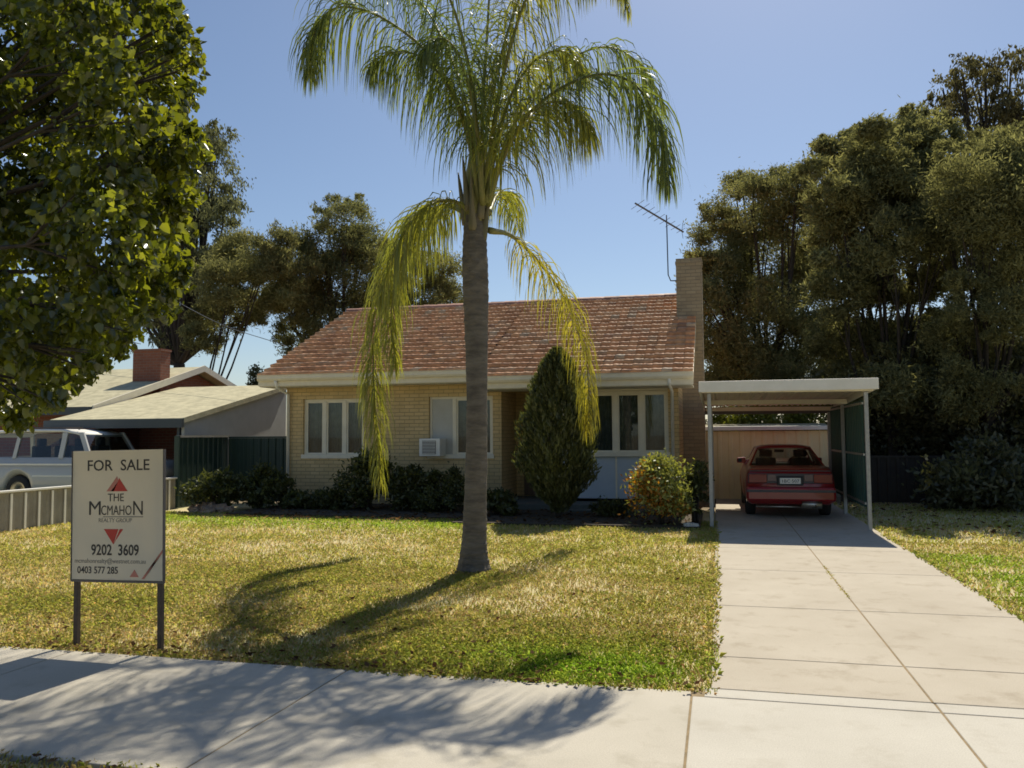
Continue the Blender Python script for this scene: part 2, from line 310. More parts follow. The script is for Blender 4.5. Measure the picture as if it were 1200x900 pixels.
# grass blades : one uncountable mass
def grass_blades():
    Vs = []; Cs = []
    def zone(x0, x1, y0, y1, dens, h, wd, skip=None):
        n = int((x1-x0)*(y1-y0)*dens); x = RNG.uniform(x0, x1, n); y = RNG.uniform(y0, y1, n)
        p = .55*fbm(x, y, 1.9)+.45*fbm(x+9, y+5, .9); q = fbm(x+37, y+11, .45)
        keep = RNG.random(n) < np.clip(.55+1.3*(p-.42)+.5*(q-.5), .22, 1)
        keep &= (y > 5.30+.16*(fbm(x*1.0, y*0+3, .45)-.62)) | (y < 5) ; x, y, p, q = x[keep], y[keep], p[keep], q[keep]; n = len(x)
        lush = np.clip((p-.45)*1.9+(q-.5)*.8+.52, 0, 1)
        # greener belts: along the path edge at right and along the bed
        lush = np.clip(lush+.75*np.exp(-((x+.9)/1.1)**2-((y-5.8)/.6)**2)+.35*np.exp(-((y-14.0)/1.2)**2)*(x < -4)+.35*np.exp(-((x-3.2)/.7)**2)*(y < 12), 0, 1)
        hh = h*(.8+.3*lush)*RNG.uniform(.5, 1.35, n); a = RNG.uniform(0, 2*np.pi, n)
        tilt = RNG.uniform(.3, 1.25, n)
        base = np.c_[x, y, np.full(n, -.03)]; dx = np.c_[np.cos(a), np.sin(a), np.zeros(n)]; px = np.c_[-np.sin(a), np.cos(a), np.zeros(n)]
        wv = (wd*RNG.uniform(.7, 1.3, n))[:, None]
        mid = base+dx*(hh*tilt*.35)[:, None]+np.c_[np.zeros(n), np.zeros(n), hh*.6+.02]; tip = base+dx*(hh*tilt)[:, None]+np.c_[np.zeros(n), np.zeros(n), hh*(.95-.25*tilt)+.02]
        V = np.stack([base-px*wv, base+px*wv, mid+px*wv*.8, tip, mid-px*wv*.8], 1)
        straw = RNG.random(n) > (lush*.85+.10)
        gcol = np.c_[RNG.uniform(.44, .55, n), RNG.uniform(.45, .55, n), RNG.uniform(.13, .18, n)]
        scol = np.c_[RNG.uniform(.62, .75, n), RNG.uniform(.52, .63, n), RNG.uniform(.28, .38, n)]
        belt = np.clip(np.exp(-((x+.9)/1.0)**2-((y-5.75)/.55)**2)+.8*np.exp(-((y-14.2)/1.0)**2)*(x < -4)+.8*np.exp(-((x-3.2)/.7)**2)*(y < 12), 0, 1)[:, None]*np.clip(.4+1.2*q, 0, 1)[:, None]
        gcol = gcol*(1-belt*(1-A(.80, 1.16, .55)))
        Vs.append(V.reshape(-1, 3)); Cs.append(np.where(straw[:, None], scol, gcol))
    zone(-8.5, -.04, 5.20, 7.2, 6800, .030, .0014); zone(-11, -.04, 7.2, 9.6, 4200, .030, .0018)
    zone(-13, -.04, 9.6, 12, 1840, 0.034, 0.0031); zone(-16, -.04, 12, 15.6, 1195, 0.037, 0.0042)
    zone(2.47, 6, 5.4, 9, 2942, 0.034, 0.0021); zone(2.46, 7.5, 9, 13.2, 1840, 0.034, 0.0031); zone(2.52, 11, 13.2, 20.4, 420, .04, .006)
    zone(-5, -.1, 2.6, 3.56, 2600, .026, .0014)
    # tufts in the driveway joint
    zone(1.185, 1.225, 8.6, 10.6, 5000, .02, .004); zone(.3, 1.2, 10.13, 10.17, 1500, .012, .003); zone(1.25, 2.2, 8.005, 8.035, 2200, .012, .003); zone(-.1, .7, 5.405, 5.435, 2500, .014, .002)
    zone(-.12, -.02, 5.5, 14, 1500, .045, .004); zone(2.45, 2.56, 6, 14, 1200, .045, .004)
    V = np.concatenate(Vs); C = np.concatenate(Cs)
    F5 = np.arange(len(V)).reshape(-1, 5)
    tag(np_mesh('grass', V, F5, C, l_grass), 'short patchy green and straw coloured lawn grass', 'grass', kind='stuff')
grass_blades()
# dry fallen leaves
def litter():
    n = 620; x = RNG.uniform(-6, -.1, n); y = 5.25+np.abs(RNG.normal(0, .7, n))*RNG.choice([.2, 1, 3], n); y = np.clip(y, 5.22, 12)
    x = np.r_[x, RNG.uniform(-9.8, -.4, 1500), RNG.uniform(2.6, 11, 900), RNG.uniform(-3.4, -1.5, 260)]; y = np.r_[y, RNG.uniform(14.4, 17.8, 1500), RNG.uniform(14, 20.4, 900), RNG.uniform(2.9, 3.55, 260)]
    h_ = np.r_[np.full(n, .022), np.full(1500, .05), np.full(900, .02), np.full(260, .0)]; n = len(x)
    c = np.c_[x, y, h_]; a = RNG.uniform(0, 6.28, n); s = RNG.uniform(.012, .035, n)*np.where(y > 12, 1.8, 1)
    t = RNG.uniform(-.5, .5, (n, 2)); dx = np.c_[np.cos(a), np.sin(a), t[:, 0]]*s[:, None]; dy = np.c_[-np.sin(a), np.cos(a), t[:, 1]]*s[:, None]*.55
    V = np.stack([c-dx, c-dy, c+dx, c+dy], 1).reshape(-1, 3)
    C = np.array([(.10, .05, .028), (.17, .11, .06), (.06, .035, .02), (.13, .085, .05)])[RNG.integers(0, 4, n)]
    tag(np_mesh('leaf_litter', V, np.arange(len(V)).reshape(-1, 4), C, l_grass), 'dry brown leaves scattered over the lawn edge', 'leaf litter', kind='stuff')
litter()

# ---------------------------------------------------------------- foliage builders
def leaf_quads(cen, dirs, length, width, cols, fold=0.0):
    n = len(cen); rnd = unit(RNG.normal(size=(n, 3))); side = unit(np.cross(dirs, rnd))
    L = (length*RNG.uniform(.65, 1.3, n))[:, None]; W = (width*RNG.uniform(.7, 1.25, n))[:, None]
    a = cen-dirs*L*.5; bq = cen+side*W*.5-dirs*L*.08; c = cen+dirs*L*.5; d = cen-side*W*.5-dirs*L*.08
    return np.stack([a, bq, c, d], 1).reshape(-1, 3), cols
def crown_points(clumps, n, sub=14, subr=.38, flat=.8, soft=False):
    """clumps: (centre xyz, radius, weight); leaves cluster in small tufts near the clump surface"""
    wt = np.array([c[1]**2*c[2] for c in clumps]); wt /= wt.sum(); P = []; O = []; T = []
    for (c, r, k), q in zip(clumps, wt):
        m = int(n*q)
        if m < 3: continue
        sd_ = unit(RNG.normal(size=(sub, 3)))*(r*RNG.uniform(.35, .95, sub)**.6)[:, None]; sd_[:, 2] *= flat
        ix = RNG.integers(0, sub, m)
        rr = r*subr*RNG.uniform(.6, 1.4, sub)
        p = sd_[ix]+unit(RNG.normal(size=(m, 3)))*(rr[ix]*RNG.random(m)**.45)[:, None]
        if soft: p = sd_[ix]+RNG.normal(size=(m, 3))*(rr[ix]*.62)[:, None]*A(1, 1, .8)
        tone = RNG.uniform(.75, 1.25, sub)[ix]
        P.append(c+p); O.append(unit(p)); T.append(tone)
    return np.concatenate(P), np.concatenate(O), np.concatenate(T)
def cols_of(n, c1, c2, tone):
    t = RNG.random((n, 1)); return (np.array(c1)*(1-t)+np.array(c2)*t)*np.clip(tone[:, None]*RNG.uniform(.85, 1.15, (n, 1)), .5, 1.6)
def tree(name, label, cat, base, clumps, n, ls, lw, c1, c2, style='leaf', group=None, trunk_r=.25, m=None, lean=(0, 0), sub=14, subr=.38, limbs=True, fork=.45, limb_max=40):
    base = A(*base); root = thing(name, tuple(base), label, cat, group)
    top = np.mean([c[0] for c in clumps], axis=0); topz = top[2]
    P, O, T = crown_points(clumps, n, sub, subr, soft=True)
    if style == 'needle': D = unit(O*.35+RNG.normal(size=O.shape)*.6+A(0, 0, .2))
    elif style == 'droop': D = unit(O*.3+RNG.normal(size=O.shape)*.4+A(0, 0, -.9))
    else: D = unit(RNG.normal(size=O.shape)+O*.3)
    V, C = leaf_quads(P, D, ls, lw, cols_of(len(P), c1, c2, T))
    np_mesh('crown', V, np.arange(len(V)).reshape(-1, 4), C, m or l_far, root)
    b = MB(); fk = base+(A(top[0], top[1], 0)-A(base[0], base[1], 0))*.35+A(lean[0], lean[1], topz*fork)
    b.tube(spline([base-A(0, 0, .1), base*.5+fk*.5+A(.1*trunk_r, 0, 0), fk], 8), list(np.linspace(trunk_r*1.25, trunk_r*.75, 8)), 8); tr = b.build('trunk', m_bark, root, True)
    if limbs:
        lb = MB()
        for (c, r, k) in [q_ for q_ in clumps if q_[1] > .55][:limb_max]:
            mid = fk*.5+c*.5+RNG.normal(size=3)*r*.15+A(0, 0, -.12*np.linalg.norm(c-fk)); rl = trunk_r*.42
            pts = spline([fk, mid, c], 7); lb.tube(pts, list(np.linspace(rl, rl*.25, 7)), 5, cap=False)
            for q in range(3):
                e = c+unit(RNG.normal(size=3))*r*.8; lb.tube(spline([pts[4], pts[4]*.5+e*.5+A(0, 0, .05*r), e], 4), list(np.linspace(rl*.3, rl*.06, 4)), 4, cap=False)
        lb.build('limb', m_bark, root, True)
    return root
def pxclumps(lst, Y, jit=.0):
    out = []
    for t in lst:
        x, y, r = t[:3]; k = t[3] if len(t) > 3 else 1.
        if jit > 1.4:
            for q in range(3):
                a_ = RNG.uniform(0, 6.28); r2 = r*RNG.uniform(.28, .5); x2 = x+r*.95*math.cos(a_); y2 = y+r*.85*math.sin(a_); Y2 = Y+RNG.uniform(-jit, jit); c = at(x2, y2, Y2); out.append((c, r2/F*((c-CAMP)@FW), .8))
        Yc = Y+RNG.uniform(-jit, jit); c = at(x, y, Yc); z = (c-CAMP)@FW; out.append((c, r/F*z, k))
    return out
def bush(name, label, c, rx, ry, h, n, ls, lw, c1, c2, style='leaf', cat='shrub', group=None, m=None, lobes=9, base_z=0.0, up=.2):
    base = A(c[0], c[1], base_z); root = thing(name, tuple(base), label, cat, group); cl = []
    for i in range(lobes):
        a = 2*math.pi*i/lobes+random.uniform(-.7, .7); q = random.uniform(.15, .95); zz = random.uniform(.18, .82)*h
        k = math.sqrt(max(.1, 1-(2*zz/h-.9)**2*.7)); cl.append((base+A(rx*q*math.cos(a)*k, ry*q*math.sin(a)*k, zz), min(rx, ry, h)*random.uniform(.22, .5), 1))
    cl.append((base+A(0, 0, h*.5), min(rx, h*.5)*.8, 1)); cl.append((base+A(rx*.1, 0, h*.78), h*.22, 1))
    P, O, T = crown_points(cl, n, 9, .5, .9, soft=True); P[:, 2] = np.maximum(P[:, 2], base_z+.03)
    D = unit(RNG.normal(size=O.shape)*.6+O*.6+A(0, 0, up)) if style == 'leaf' else unit(O*.4+RNG.normal(size=O.shape)*.3+A(0, 0, 1))
    V, C = leaf_quads(P, D, ls, lw, cols_of(len(P), c1, c2, T)); np_mesh('foliage', V, np.arange(len(V)).reshape(-1, 4), C, m or l_shrub, root)
    b = MB()
    for i in range(7):
        a = random.uniform(0, 6.28); e = base+A(rx*.55*math.cos(a), ry*.55*math.sin(a), h*random.uniform(.5, .85)); b.tube(spline([base+A(.04*math.cos(a), .04*math.sin(a), -.03), base*.6+e*.4+A(0, 0, h*.15), e], 5), [.022, .018, .014, .009, .004], 5)
    b.build('stem', m_bark, root, True); return root

# ---------------------------------------------------------------- the house
HX0, HX1 = -10.1, -.80            # outer faces of the end walls
WY = 17.9; RY = 22.1; RZ = 5.28; PM = .466
house = thing('brick_house', (-5.5, 17.9, 0), 'cream brick bungalow with a red tiled gable roof and tall brick chimney', 'house')
def zr(y): return RZ-PM*abs(y-RY)
# walls with real openings
b = MB()
def wallrow(b, x0, x1, y0, y1, z0, z1, holes):
    x = x0
    for (a, c, zb, zt) in holes:
        b.box(x, a, y0, y1, z0, z1); b.box(a, c, y0, y1, z0, zb); b.box(a, c, y0, y1, zt, z1); x = c
    b.box(x, x1, y0, y1, z0, z1)
ZT = 2.98
wallrow(b, HX0, -4.73, WY, WY+.22, -.1, ZT, [(-9.66, -8.08, 1.13, 2.50), (-6.46, -4.93, 1.13, 2.50)])
b.box(-4.95, -4.73, WY+.22, 19.3, -.1, ZT)                       # return wall of the entry
b.box(-1.02, HX1, WY, WY+.22, -.1, ZT-.12)                          # pier at the right end
b.box(HX0, HX1, RY*2-WY-.22, RY*2-WY, -.1, ZT)                   # rear wall
for (xa, xb) in ((HX0, HX0+.22), (HX1-.22, HX1)):                # gable walls
    y0, y1 = WY+.22, RY*2-WY-.22
    v = [(x, y, z) for x in (xa, xb) for (y, z) in ((y0, -.1), (y1, -.1), (y1, zr(y1)-.16), (RY, RZ-.16), (y0, zr(y0)-.16))]
    b.add(v, [(0, 1, 2, 3, 4), (9, 8, 7, 6, 5)]+[(i, 5+i, 5+(i+1) % 5, (i+1) % 5) for i in range(5)])
b.build('wall', m_cream_brick, house)
b = MB(); b.box(-4.73, -3.35, 19.3, 19.45, .1, 2.8); b.box(-3.55, -3.35, 17.98, 19.3, .1, 2.8); b.build('entry_wall', m_cream_brick, house)
b = MB(); b.box(HX0+.3, HX1-.3, 20.6, 20.7, 0, 2.9); b.box(HX0+.3, -4.96, 18.2, 20.6, .05, .1); b.box(-3.3, HX1-.3, 18.2, 20.6, .05, .1); b.build('room_partition', m_dark, house)
# tiled roof : every tile a little wave with a raised front lip
def tile_slope(name, sx0, sx1, yE, front=True, parent=house):
    cw, gauge = .205, .305; ca = math.cos(math.atan(PM)); sa = math.sin(math.atan(PM))
    Ls = (RY-yE)/ca; rows = int(round(Ls/gauge)); gauge = Ls/rows; ncol = int(round((sx1-sx0)/cw)); cw = (sx1-sx0)/ncol
    Vs, Fs, Cs = [], [], []; prof = [(0, .000), (.12, .009), (.30, .014), (.48, .009), (.60, .002), (.80, .006), (.97, .004)]
    k = 0; rr = np.random.default_rng(5 if front else 6)
    base = np.array([(.74, .345, .15), (.78, .39, .175), (.64, .29, .125), (.76, .42, .21), (.64, .36, .19), (.50, .25, .13), (.62, .42, .25)])
    for i in range(rows):
        off = (i % 2)*.5*0
        for j in range(ncol):
            x0 = sx0+j*cw; col = base[rr.choice(7, p=[.30, .27, .22, .09, .07, .03, .02])]*rr.uniform(.88, 1.12)
            jz = rr.normal(0, .004); jx = rr.normal(0, .003); pr = prof+[(1.0, .002)]; m = len(pr)
            for (d, lift) in ((i*gauge-.03, .072), ((i+1)*gauge+.01, .0)):
                for (u, h) in pr:
                    s = d; nz = h*.9+lift+jz; y = yE+s*ca-nz*sa; z = zr(yE)+s*sa+nz*ca
                    if not front: y = 2*RY-y
                    Vs.append((x0+u*cw+jx, y, z))
            for (u, h) in pr:   # lower lip
                s = i*gauge-.03; nz = h*.9-.002+jz; y = yE+s*ca-nz*sa; z = zr(yE)+s*sa+nz*ca
                if not front: y = 2*RY-y
                Vs.append((x0+u*cw+jx, y, z))
            for q in range(m-1):
                Fs.append((k+q, k+q+1, k+m+q+1, k+m+q)); Cs.append(col); Fs.append((k+2*m+q, k+2*m+q+1, k+q+1, k+q)); Cs.append(col)
            k += 3*m
    return np_mesh(name, np.array(Vs), np.array(Fs), np.array(Cs), m_tile, parent)
RX0, RX1, RXS = -10.5, -.45, -5.05
tile_slope('roof', RX0, RXS, 17.28); tile_slope('roof', RXS, RX1, 16.88); tile_slope('roof', RX0, RX1, 17.28, False)
b = MB(); rr = np.random.default_rng(3)
x = RX0
while x < RX1-.1:     # ridge caps
    L = .40; c = np.array((.44, .21, .14))*rr.uniform(.75, 1.25); vs = []; 
    for xx, s in ((x, 1.0), (x+L+.02, .9)):
        for q in range(7):
            a = math.pi*(q/6); vs.append((min(xx, RX1), RY-.15*s*math.cos(a), RZ-.03+.115*s*math.sin(a)+rr.normal(0, .002)))
    b.add(vs, [(q, q+1, 8+q, 7+q) for q in range(6)]+[(0, 6, 5, 4, 3, 2, 1)], 0, tuple(c)); x += L
b.build('ridge_cap', m_tile, house)
b = MB()      # soffits and roof underside
for (xa, xb, ye) in ((RX0+.02, RXS, 17.28), (RXS, RX1-.02, 16.88)):
    b.box(xa, xb, ye+.03, WY+.1, zr(ye)-.26, zr(ye)-.235)
b.quad((RX0+.03, 17.35, zr(17.35)-.06), (RX1-.03, 17.35, zr(17.35)-.06), (RX1-.03, RY, RZ-.06), (RX0+.03, RY, RZ-.06))
b.build('soffit', m_soffit, house)
b = MB()      # fascia, barge boards
for (xa, xb, ye) in ((RX0, RXS-.003, 17.28), (RXS, RX1, 16.88)):
    b.box(xa, xb, ye, ye+.03, zr(ye)-.24, zr(ye)-.01)
for xb in (RX0, RX1-.03):
    ya = 17.315 if xb < -5 else 16.915
    for (y0, y1) in ((ya, RY), (2*RY-17.3, RY)):
        lo, hi = -.19, -.012
        b.hexa([(xb, y0, zr(y0)+lo), (xb+.028, y0, zr(y0)+lo), (xb, y1, zr(y1)+lo), (xb+.028, y1, zr(y1)+lo), (xb, y0, zr(y0)+hi), (xb+.028, y0, zr(y0)+hi), (xb, y1, zr(y1)+hi), (xb+.028, y1, zr(y1)+hi)])
b.box(RXS-.03, RXS, 16.92, 17.30, zr(16.9)-.24, zr(17.2)-.02)
b.build('fascia', m_cream, house)
def gutter(x0, x1, ye):
    z = zr(ye)+.0; pr = [(-.003, -.125), (-.075, -.125), (-.105, -.075), (-.105, -.005), (-.122, .002), (-.122, .012), (-.095, .012), (-.095, -.07), (-.07, -.112), (-.003, -.112)]
    b = MB(); n = len(pr); b.add([(x, ye+p, z+q) for x in (x0, x1) for (p, q) in pr], [(i, (i+1) % n, n+(i+1) % n, n+i) for i in range(n)]+[tuple(range(n-1, -1, -1)), tuple(range(n, 2*n))])
    return b.build('gutter', m_cream, house)
gutter(RX0+.02, RXS-.02, 17.28); gutter(RXS, RX1, 16.88)
b = MB(); b.tube([(-10.02, 17.22, zr(17.28)-.12), (-10.02, 17.30, zr(17.28)-.27), (-10.02, 17.83, zr(17.28)-.42), (-10.02, 17.84, .05)], .04, 8); b.build('downpipe', m_white, house, True)
b = MB(); b.tube([(-.93, 16.82, zr(16.88)-.12), (-.93, 16.9, zr(16.88)-.25), (-.93, 17.84, zr(16.88)-.33), (-.93, 17.85, .1)], .035, 8); b.build('downpipe', m_white, house, True)
# chimney
b = MB(); b.box(-.90, -.285, 20.15, 20.75, -.1, 5.74); b.box(-.915, -.27, 20.135, 20.765, 5.74, 5.80); b.box(-.90, -.285, 20.15, 20.75, 5.80, 5.87)
ch = b.build('chimney', m_brown_brick, house)
# windows
def window(x0, x1, z0, z1, bars, y=WY, blank=()):
    fr = MB(); yy = y+.07; t = .055
    fr.box(x0, x1, yy, yy+.07, z1-t, z1); fr.box(x0-.03, x1+.03, y-.035, yy+.08, z0-.05, z0+.045)
    fr.box(x0, x0+t, yy+.002, yy+.068, z0+.045, z1-t); fr.box(x1-t, x1, yy+.002, yy+.068, z0+.045, z1-t)
    for q in bars: fr.box(q-.045, q+.045, yy-.012, yy+.066, z0+.045, z1-t)
    f = fr.build('window', m_cream, house, bevel=.005)
    ed = [x0+t]+[q for q in bars]+[x1-t]
    for i in range(len(ed)-1):
        a, c = ed[i], ed[i+1]; bb = MB()
        a2 = a+(.045 if i else 0); c2 = c-(.045 if i < len(ed)-2 else 0)
        if i in blank:
            bb.box(a2, c2, yy+.02, yy+.045, z0+.045, z1-t); bb.build('blank_panel', m_whitepanel, f)
        else:
            fb = MB()
            for (p0, p1, r0, r1) in ((a2, c2, z0+.045, z0+.085), (a2, c2, z1-t-.04, z1-t), (a2, a2+.035, z0+.085, z1-t-.04), (c2-.035, c2, z0+.085, z1-t-.04)): fb.box(p0, p1, yy+.012, yy+.05, r0, r1)
            fb.build('sash', m_cream, f); bb.box(a2+.03, c2-.03, yy+.028, yy+.032, z0+.08, z1-t-.035); bb.build('pane', m_glass, f)
    cb = MB(); n = int((x1-x0)/.025); top = []; 
    vs = []
    for i in range(n+1):
        x = x0+.06+(x1-x0-.12)*i/n; w_ = .02*math.sin(i*1.9)+.012*math.sin(i*.7); vs += [(x, yy+.16+w_, z0+.03), (x, yy+.16+w_*.6, z1-.06)]
    cb.add(vs, [(2*i, 2*i+2, 2*i+3, 2*i+1) for i in range(n)]); cb.build('curtain', m_curtain, f, True)
    return f
window(-9.66, -8.08, 1.13, 2.50, (-9.12, -8.60)); window(-6.46, -4.93, 1.13, 2.50, (-5.86, -5.38), blank=(0,))
# porch front : window wall over pale panels
b = MB(); b.box(-3.35, -1.02, WY+.02, WY+.2, 2.555, 2.72); b.build('lintel', m_cream, house)
window(-3.35, -1.02, 1.17, 2.55, (-2.79, -2.16, -1.595))
b = MB()
for (xa, xb) in ((-3.35, -2.18), (-2.14, -1.02)): b.box(xa, xb, WY+.05, WY+.09, .21, 1.11)
b.build('apron_panel', m_palepanel, house); b = MB(); b.box(-2.18, -2.14, WY+.035, WY+.10, .21, 1.11); b.build('panel_cover_strip', m_cream, house)
b = MB(); b.box(-4.53, -3.62, 19.24, 19.29, .16, 2.35); d = b.build('door', m_door, house, bevel=.006)
b = MB(); b.box(-4.34, -4.16, 19.225, 19.238, 1.15, 2.15); b.build('glass_strip', m_whitepanel, d)
b = MB(); b.tube([(-3.72, 19.19, 1.12), (-3.72, 19.17, 1.13), (-3.72, 19.19, 1.30)], .012, 6); b.build('handle', m_chrome, d)
b = MB(); b.box(-4.73, -.82, 16.95, WY+.02, -.1, .15); b.box(-4.73, -3.55, WY+.02, 19.3, -.1, .15); b.box(-3.0, -1.5, 16.60, 16.948, -.1, .07); b.build('porch_floor', mat('dark porch paint', (.09, .11, .10), (.13, .14, .13), 5, .7), house, bevel=.008)
# air conditioner
ac = thing('air_conditioner', (-6.31, 17.7, 1.14), 'small white box air conditioner sticking out of the bungalow window above a dark shrub', 'air conditioner')
b = MB(); b.box(-6.56, -6.06, 17.52, 17.95, 1.14, 1.54); b.build('case', m_white, ac, bevel=.012)
b = MB(); b.box(-6.48, -6.16, 17.508, 17.519, 1.19, 1.49); gr = b.build('grille', m_trim, ac)
b = MB()
for i in range(9): b.box(-6.475, -6.165, 17.498, 17.507, 1.20+.033*i, 1.213+.033*i)
b.build('louvre', m_white, gr)
# antenna
an = thing('antenna', (-1.12, 20.4, 4.75), 'thin dark television antenna on a bent mast beside the brick chimney', 'antenna')
p0, p1, p2 = at(793, 329, 20.4), at(786, 329, 20.4), at(783, 322, 20.4); p3 = at(781, 252, 20.4)
b = MB(); b.tube([A(-.9, 20.4, p0[2]), p0, p1, p2, p3], .016, 6); b.build('mast', m_alu, an, True)
e0, e1 = at(744, 238, 20.1), at(801, 272, 20.7); b = MB(); b.tube([e0, e1], .022, 6); bo = b.build('boom', m_alu, an)
b = MB(); d_ = unit(e1-e0); nn = unit(np.cross(d_, A(0, 0, 1)))
for i in range(9):
    c = e0+(e1-e0)*(i+.5)/9; L = .42-.022*i; b.tube([c-nn*L, c+nn*L], .006, 5)
c = e1-d_*.05
for s in (-1, 1): b.tube([c, c+A(0, 0, .2)*s+nn*.06], .006, 5)
b.build('element', m_alu, bo)

# ---------------------------------------------------------------- carport
cp = thing('carport', (1.15, 17.4, 0), 'flat roofed carport with white fascia, thin posts and a green side sheet', 'carport')
b = MB()
for (x, y, zt) in ((-.13, 14.62, 2.30), (2.40, 14.62, 2.28), (2.43, 17.5, 2.16), (2.43, 19.6, 2.07), (-.13, 17.5, 2.18), (-.13, 19.6, 2.10)):
    b = MB(); b.box(x-.032, x+.032, y-.032, y+.032, -.1, zt); b.build('post', m_post, cp, bevel=.006)
def bar(b, p, q, w_, h_):
    p, q = A(*p), A(*q); d = unit(q-p); s = unit(np.cross(d, A(0, 0, 1)))*w_/2; u = A(0, 0, h_/2)
    b.hexa([p-s-u, p+s-u, q-s-u, q+s-u, p-s+u, p+s+u, q-s+u, q+s+u])
b = MB(); b.box(-.30, 2.58, 14.46, 14.50, 2.315, 2.50); b.build('fascia', m_white, cp, bevel=.006)
for x in (-.30, 2.545):
    b = MB(); bar(b, (x+.0175, 14.503, 2.41), (x+.0175, 19.75, 2.215), .03, .17); b.build('fascia', m_white, cp)
b = MB(); n = 60; vs = []
for i in range(n+1):
    x = -.28+2.84*i/n; dz = .018*math.cos(i*math.pi*.8)
    vs += [(x, 14.51, 2.435+dz), (x, 19.75, 2.243+dz)]
b.add(vs, [(2*i, 2*i+2, 2*i+3, 2*i+1) for i in range(n)]); b.build('roof', m_cream, cp)
for y in (14.62, 17.5, 19.6):
    b = MB(); bar(b, (-.25, y, 2.355-(y-14.62)*.037), (2.52, y, 2.335-(y-14.62)*.037), .05, .09); b.build('cross_beam', m_cream, cp)
b = MB(); b.box(-.28, 2.56, 19.755, 19.785, 2.05, 2.22); b.build('rear_fascia', m_trim, cp)
def ribbed(x0, y0, x1, y1, z0, z1, pitch=.19, depth=.03):
    """ribbed metal sheet standing on the line (x0,y0)-(x1,y1)"""
    p, q = A(x0, y0, 0), A(x1, y1, 0); L = np.linalg.norm(q-p); d = (q-p)/L; nrm = A(-d[1], d[0], 0); n = max(1, int(L/pitch)); prof = []
    for i in range(n):
        for (u, h) in ((0, 0), (.55, 0), (.65, 1), (.9, 1)): prof.append(((i+u)/n*L, h*depth))
    prof.append((L, 0)); vs = []
    for (s, h) in prof: c = p+d*s+nrm*h; vs += [c+A(0, 0, z0), c+A(0, 0, z1)]
    b = MB(); b.add(vs, [(2*i, 2*i+2, 2*i+3, 2*i+1) for i in range(len(prof)-1)]); return b
ribbed(2.50, 15.45, 2.50, 19.75, .30, 2.17).build('side_sheet', m_greenp, cp)
b = MB()
for z in (.35, 1.2, 2.1): b.box(2.465, 2.495, 15.45, 19.75, z, z+.04)
b.build('girt', m_post, cp)

# beige shed behind
sh = thing('garden_shed', (1.0, 22.4, 0), 'low beige sheet metal shed with a pale gutter behind the red car', 'shed')
ribbed(2.62, 20.95, -.55, 20.95, 0, 1.66, .25, .018).build('wall', m_shed, sh)
b = MB(); b.box(-.53, 2.6, 20.98, 22.2, 0, 1.62); b.build('inner_wall', m_shed, sh)
b = MB(); b.box(-.65, 2.68, 20.82, 20.93, 1.68, 1.78); b.build('gutter', m_white, sh, bevel=.01)
b = MB(); b.hexa([(-.62, 20.935, 1.68), (2.66, 20.935, 1.68), (-.62, 22.3, 1.8), (2.66, 22.3, 1.8), (-.62, 20.935, 1.73), (2.66, 20.935, 1.73), (-.62, 22.3, 1.85), (2.66, 22.3, 1.85)]); b.build('roof', m_roofgrey, sh)
# brown fence on the right boundary
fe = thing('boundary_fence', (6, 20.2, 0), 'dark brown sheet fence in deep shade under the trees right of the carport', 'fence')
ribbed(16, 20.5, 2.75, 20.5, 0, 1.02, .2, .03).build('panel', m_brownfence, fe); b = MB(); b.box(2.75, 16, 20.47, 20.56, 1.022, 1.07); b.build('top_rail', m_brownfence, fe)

# ---------------------------------------------------------------- left side : fences and the neighbour
fl = thing('low_fence', (-12.05, 12, 0), 'low weathered grey fence with pale battens between the lawn and the van', 'fence')
ribbed(-12.05, 4.2, -12.05, 16.4, -.05, .66, .305, .022).build('panel', m_fence, fl)
for i in range(41):
    y = 4.25+.305*i; b = MB(); b.box(-12.024, -12.004, y-.018, y+.018, -.05, .64)
    b.build('batten', m_white, fl)
b = MB(); b.box(-12.10, -12.0, 4.2, 16.42, .662, .70); b.build('top_rail', m_white, fl, bevel=.006)
fg = thing('green_fence', (-12.05, 17.5, 0), 'dark green ribbed metal fence between the bungalow and the lot next door', 'fence')
ribbed(-12.05, 16.46, -12.05, 18.45, 0, 1.60, .19, .03).build('panel', m_green, fg); ribbed(-10.15, 18.45, -12.02, 18.45, 0, 1.57, .19, .03).build('panel', m_green, fg)
b = MB(); b.box(-12.09, -12.0, 16.44, 18.45, 1.603, 1.65); b.build('top_rail', m_fence, fg); b = MB(); b.box(-12.0, -10.15, 18.4, 18.5, 1.573, 1.615); b.build('top_rail', m_green, fg)
b = MB(); b.box(-12.1, -11.98, 16.40, 16.452, 0, 1.64); b.build('post', m_green, fg)

nb = thing('neighbour_house', (-18, 21, 0), 'red brick house next door with low weathered grey gable roofs', 'house')
def gable(x0, x1, ye, ze, yr, zr_, yb, zb, th=.10):
    b = MB()
    for (ya, za, yc, zc) in ((ye, ze, yr, zr_), (yb, zb, yr, zr_)):
        b.hexa([(x0, ya, za-th), (x1, ya, za-th), (x0, yc, zc-th), (x1, yc, zc-th), (x0, ya, za), (x1, ya, za), (x0, yc, zc), (x1, yc, zc)])
    return b
gable(-27, -16.5, 18.85, 2.46, 23.8, 3.94, 26.4, 3.16).build('roof', m_roofgrey, nb)
def barge(x, pts, th, m, nm='barge_board', lo=.17):
    b = MB()
    for (ya, za), (yc, zc) in zip(pts[:-1], pts[1:]): b.hexa([(x, ya, za-lo), (x+th, ya, za-lo), (x, yc, zc-lo), (x+th, yc, zc-lo), (x, ya, za+.03), (x+th, ya, za+.03), (x, yc, zc+.03), (x+th, yc, zc+.03)])
    return b.build(nm, m, nb)
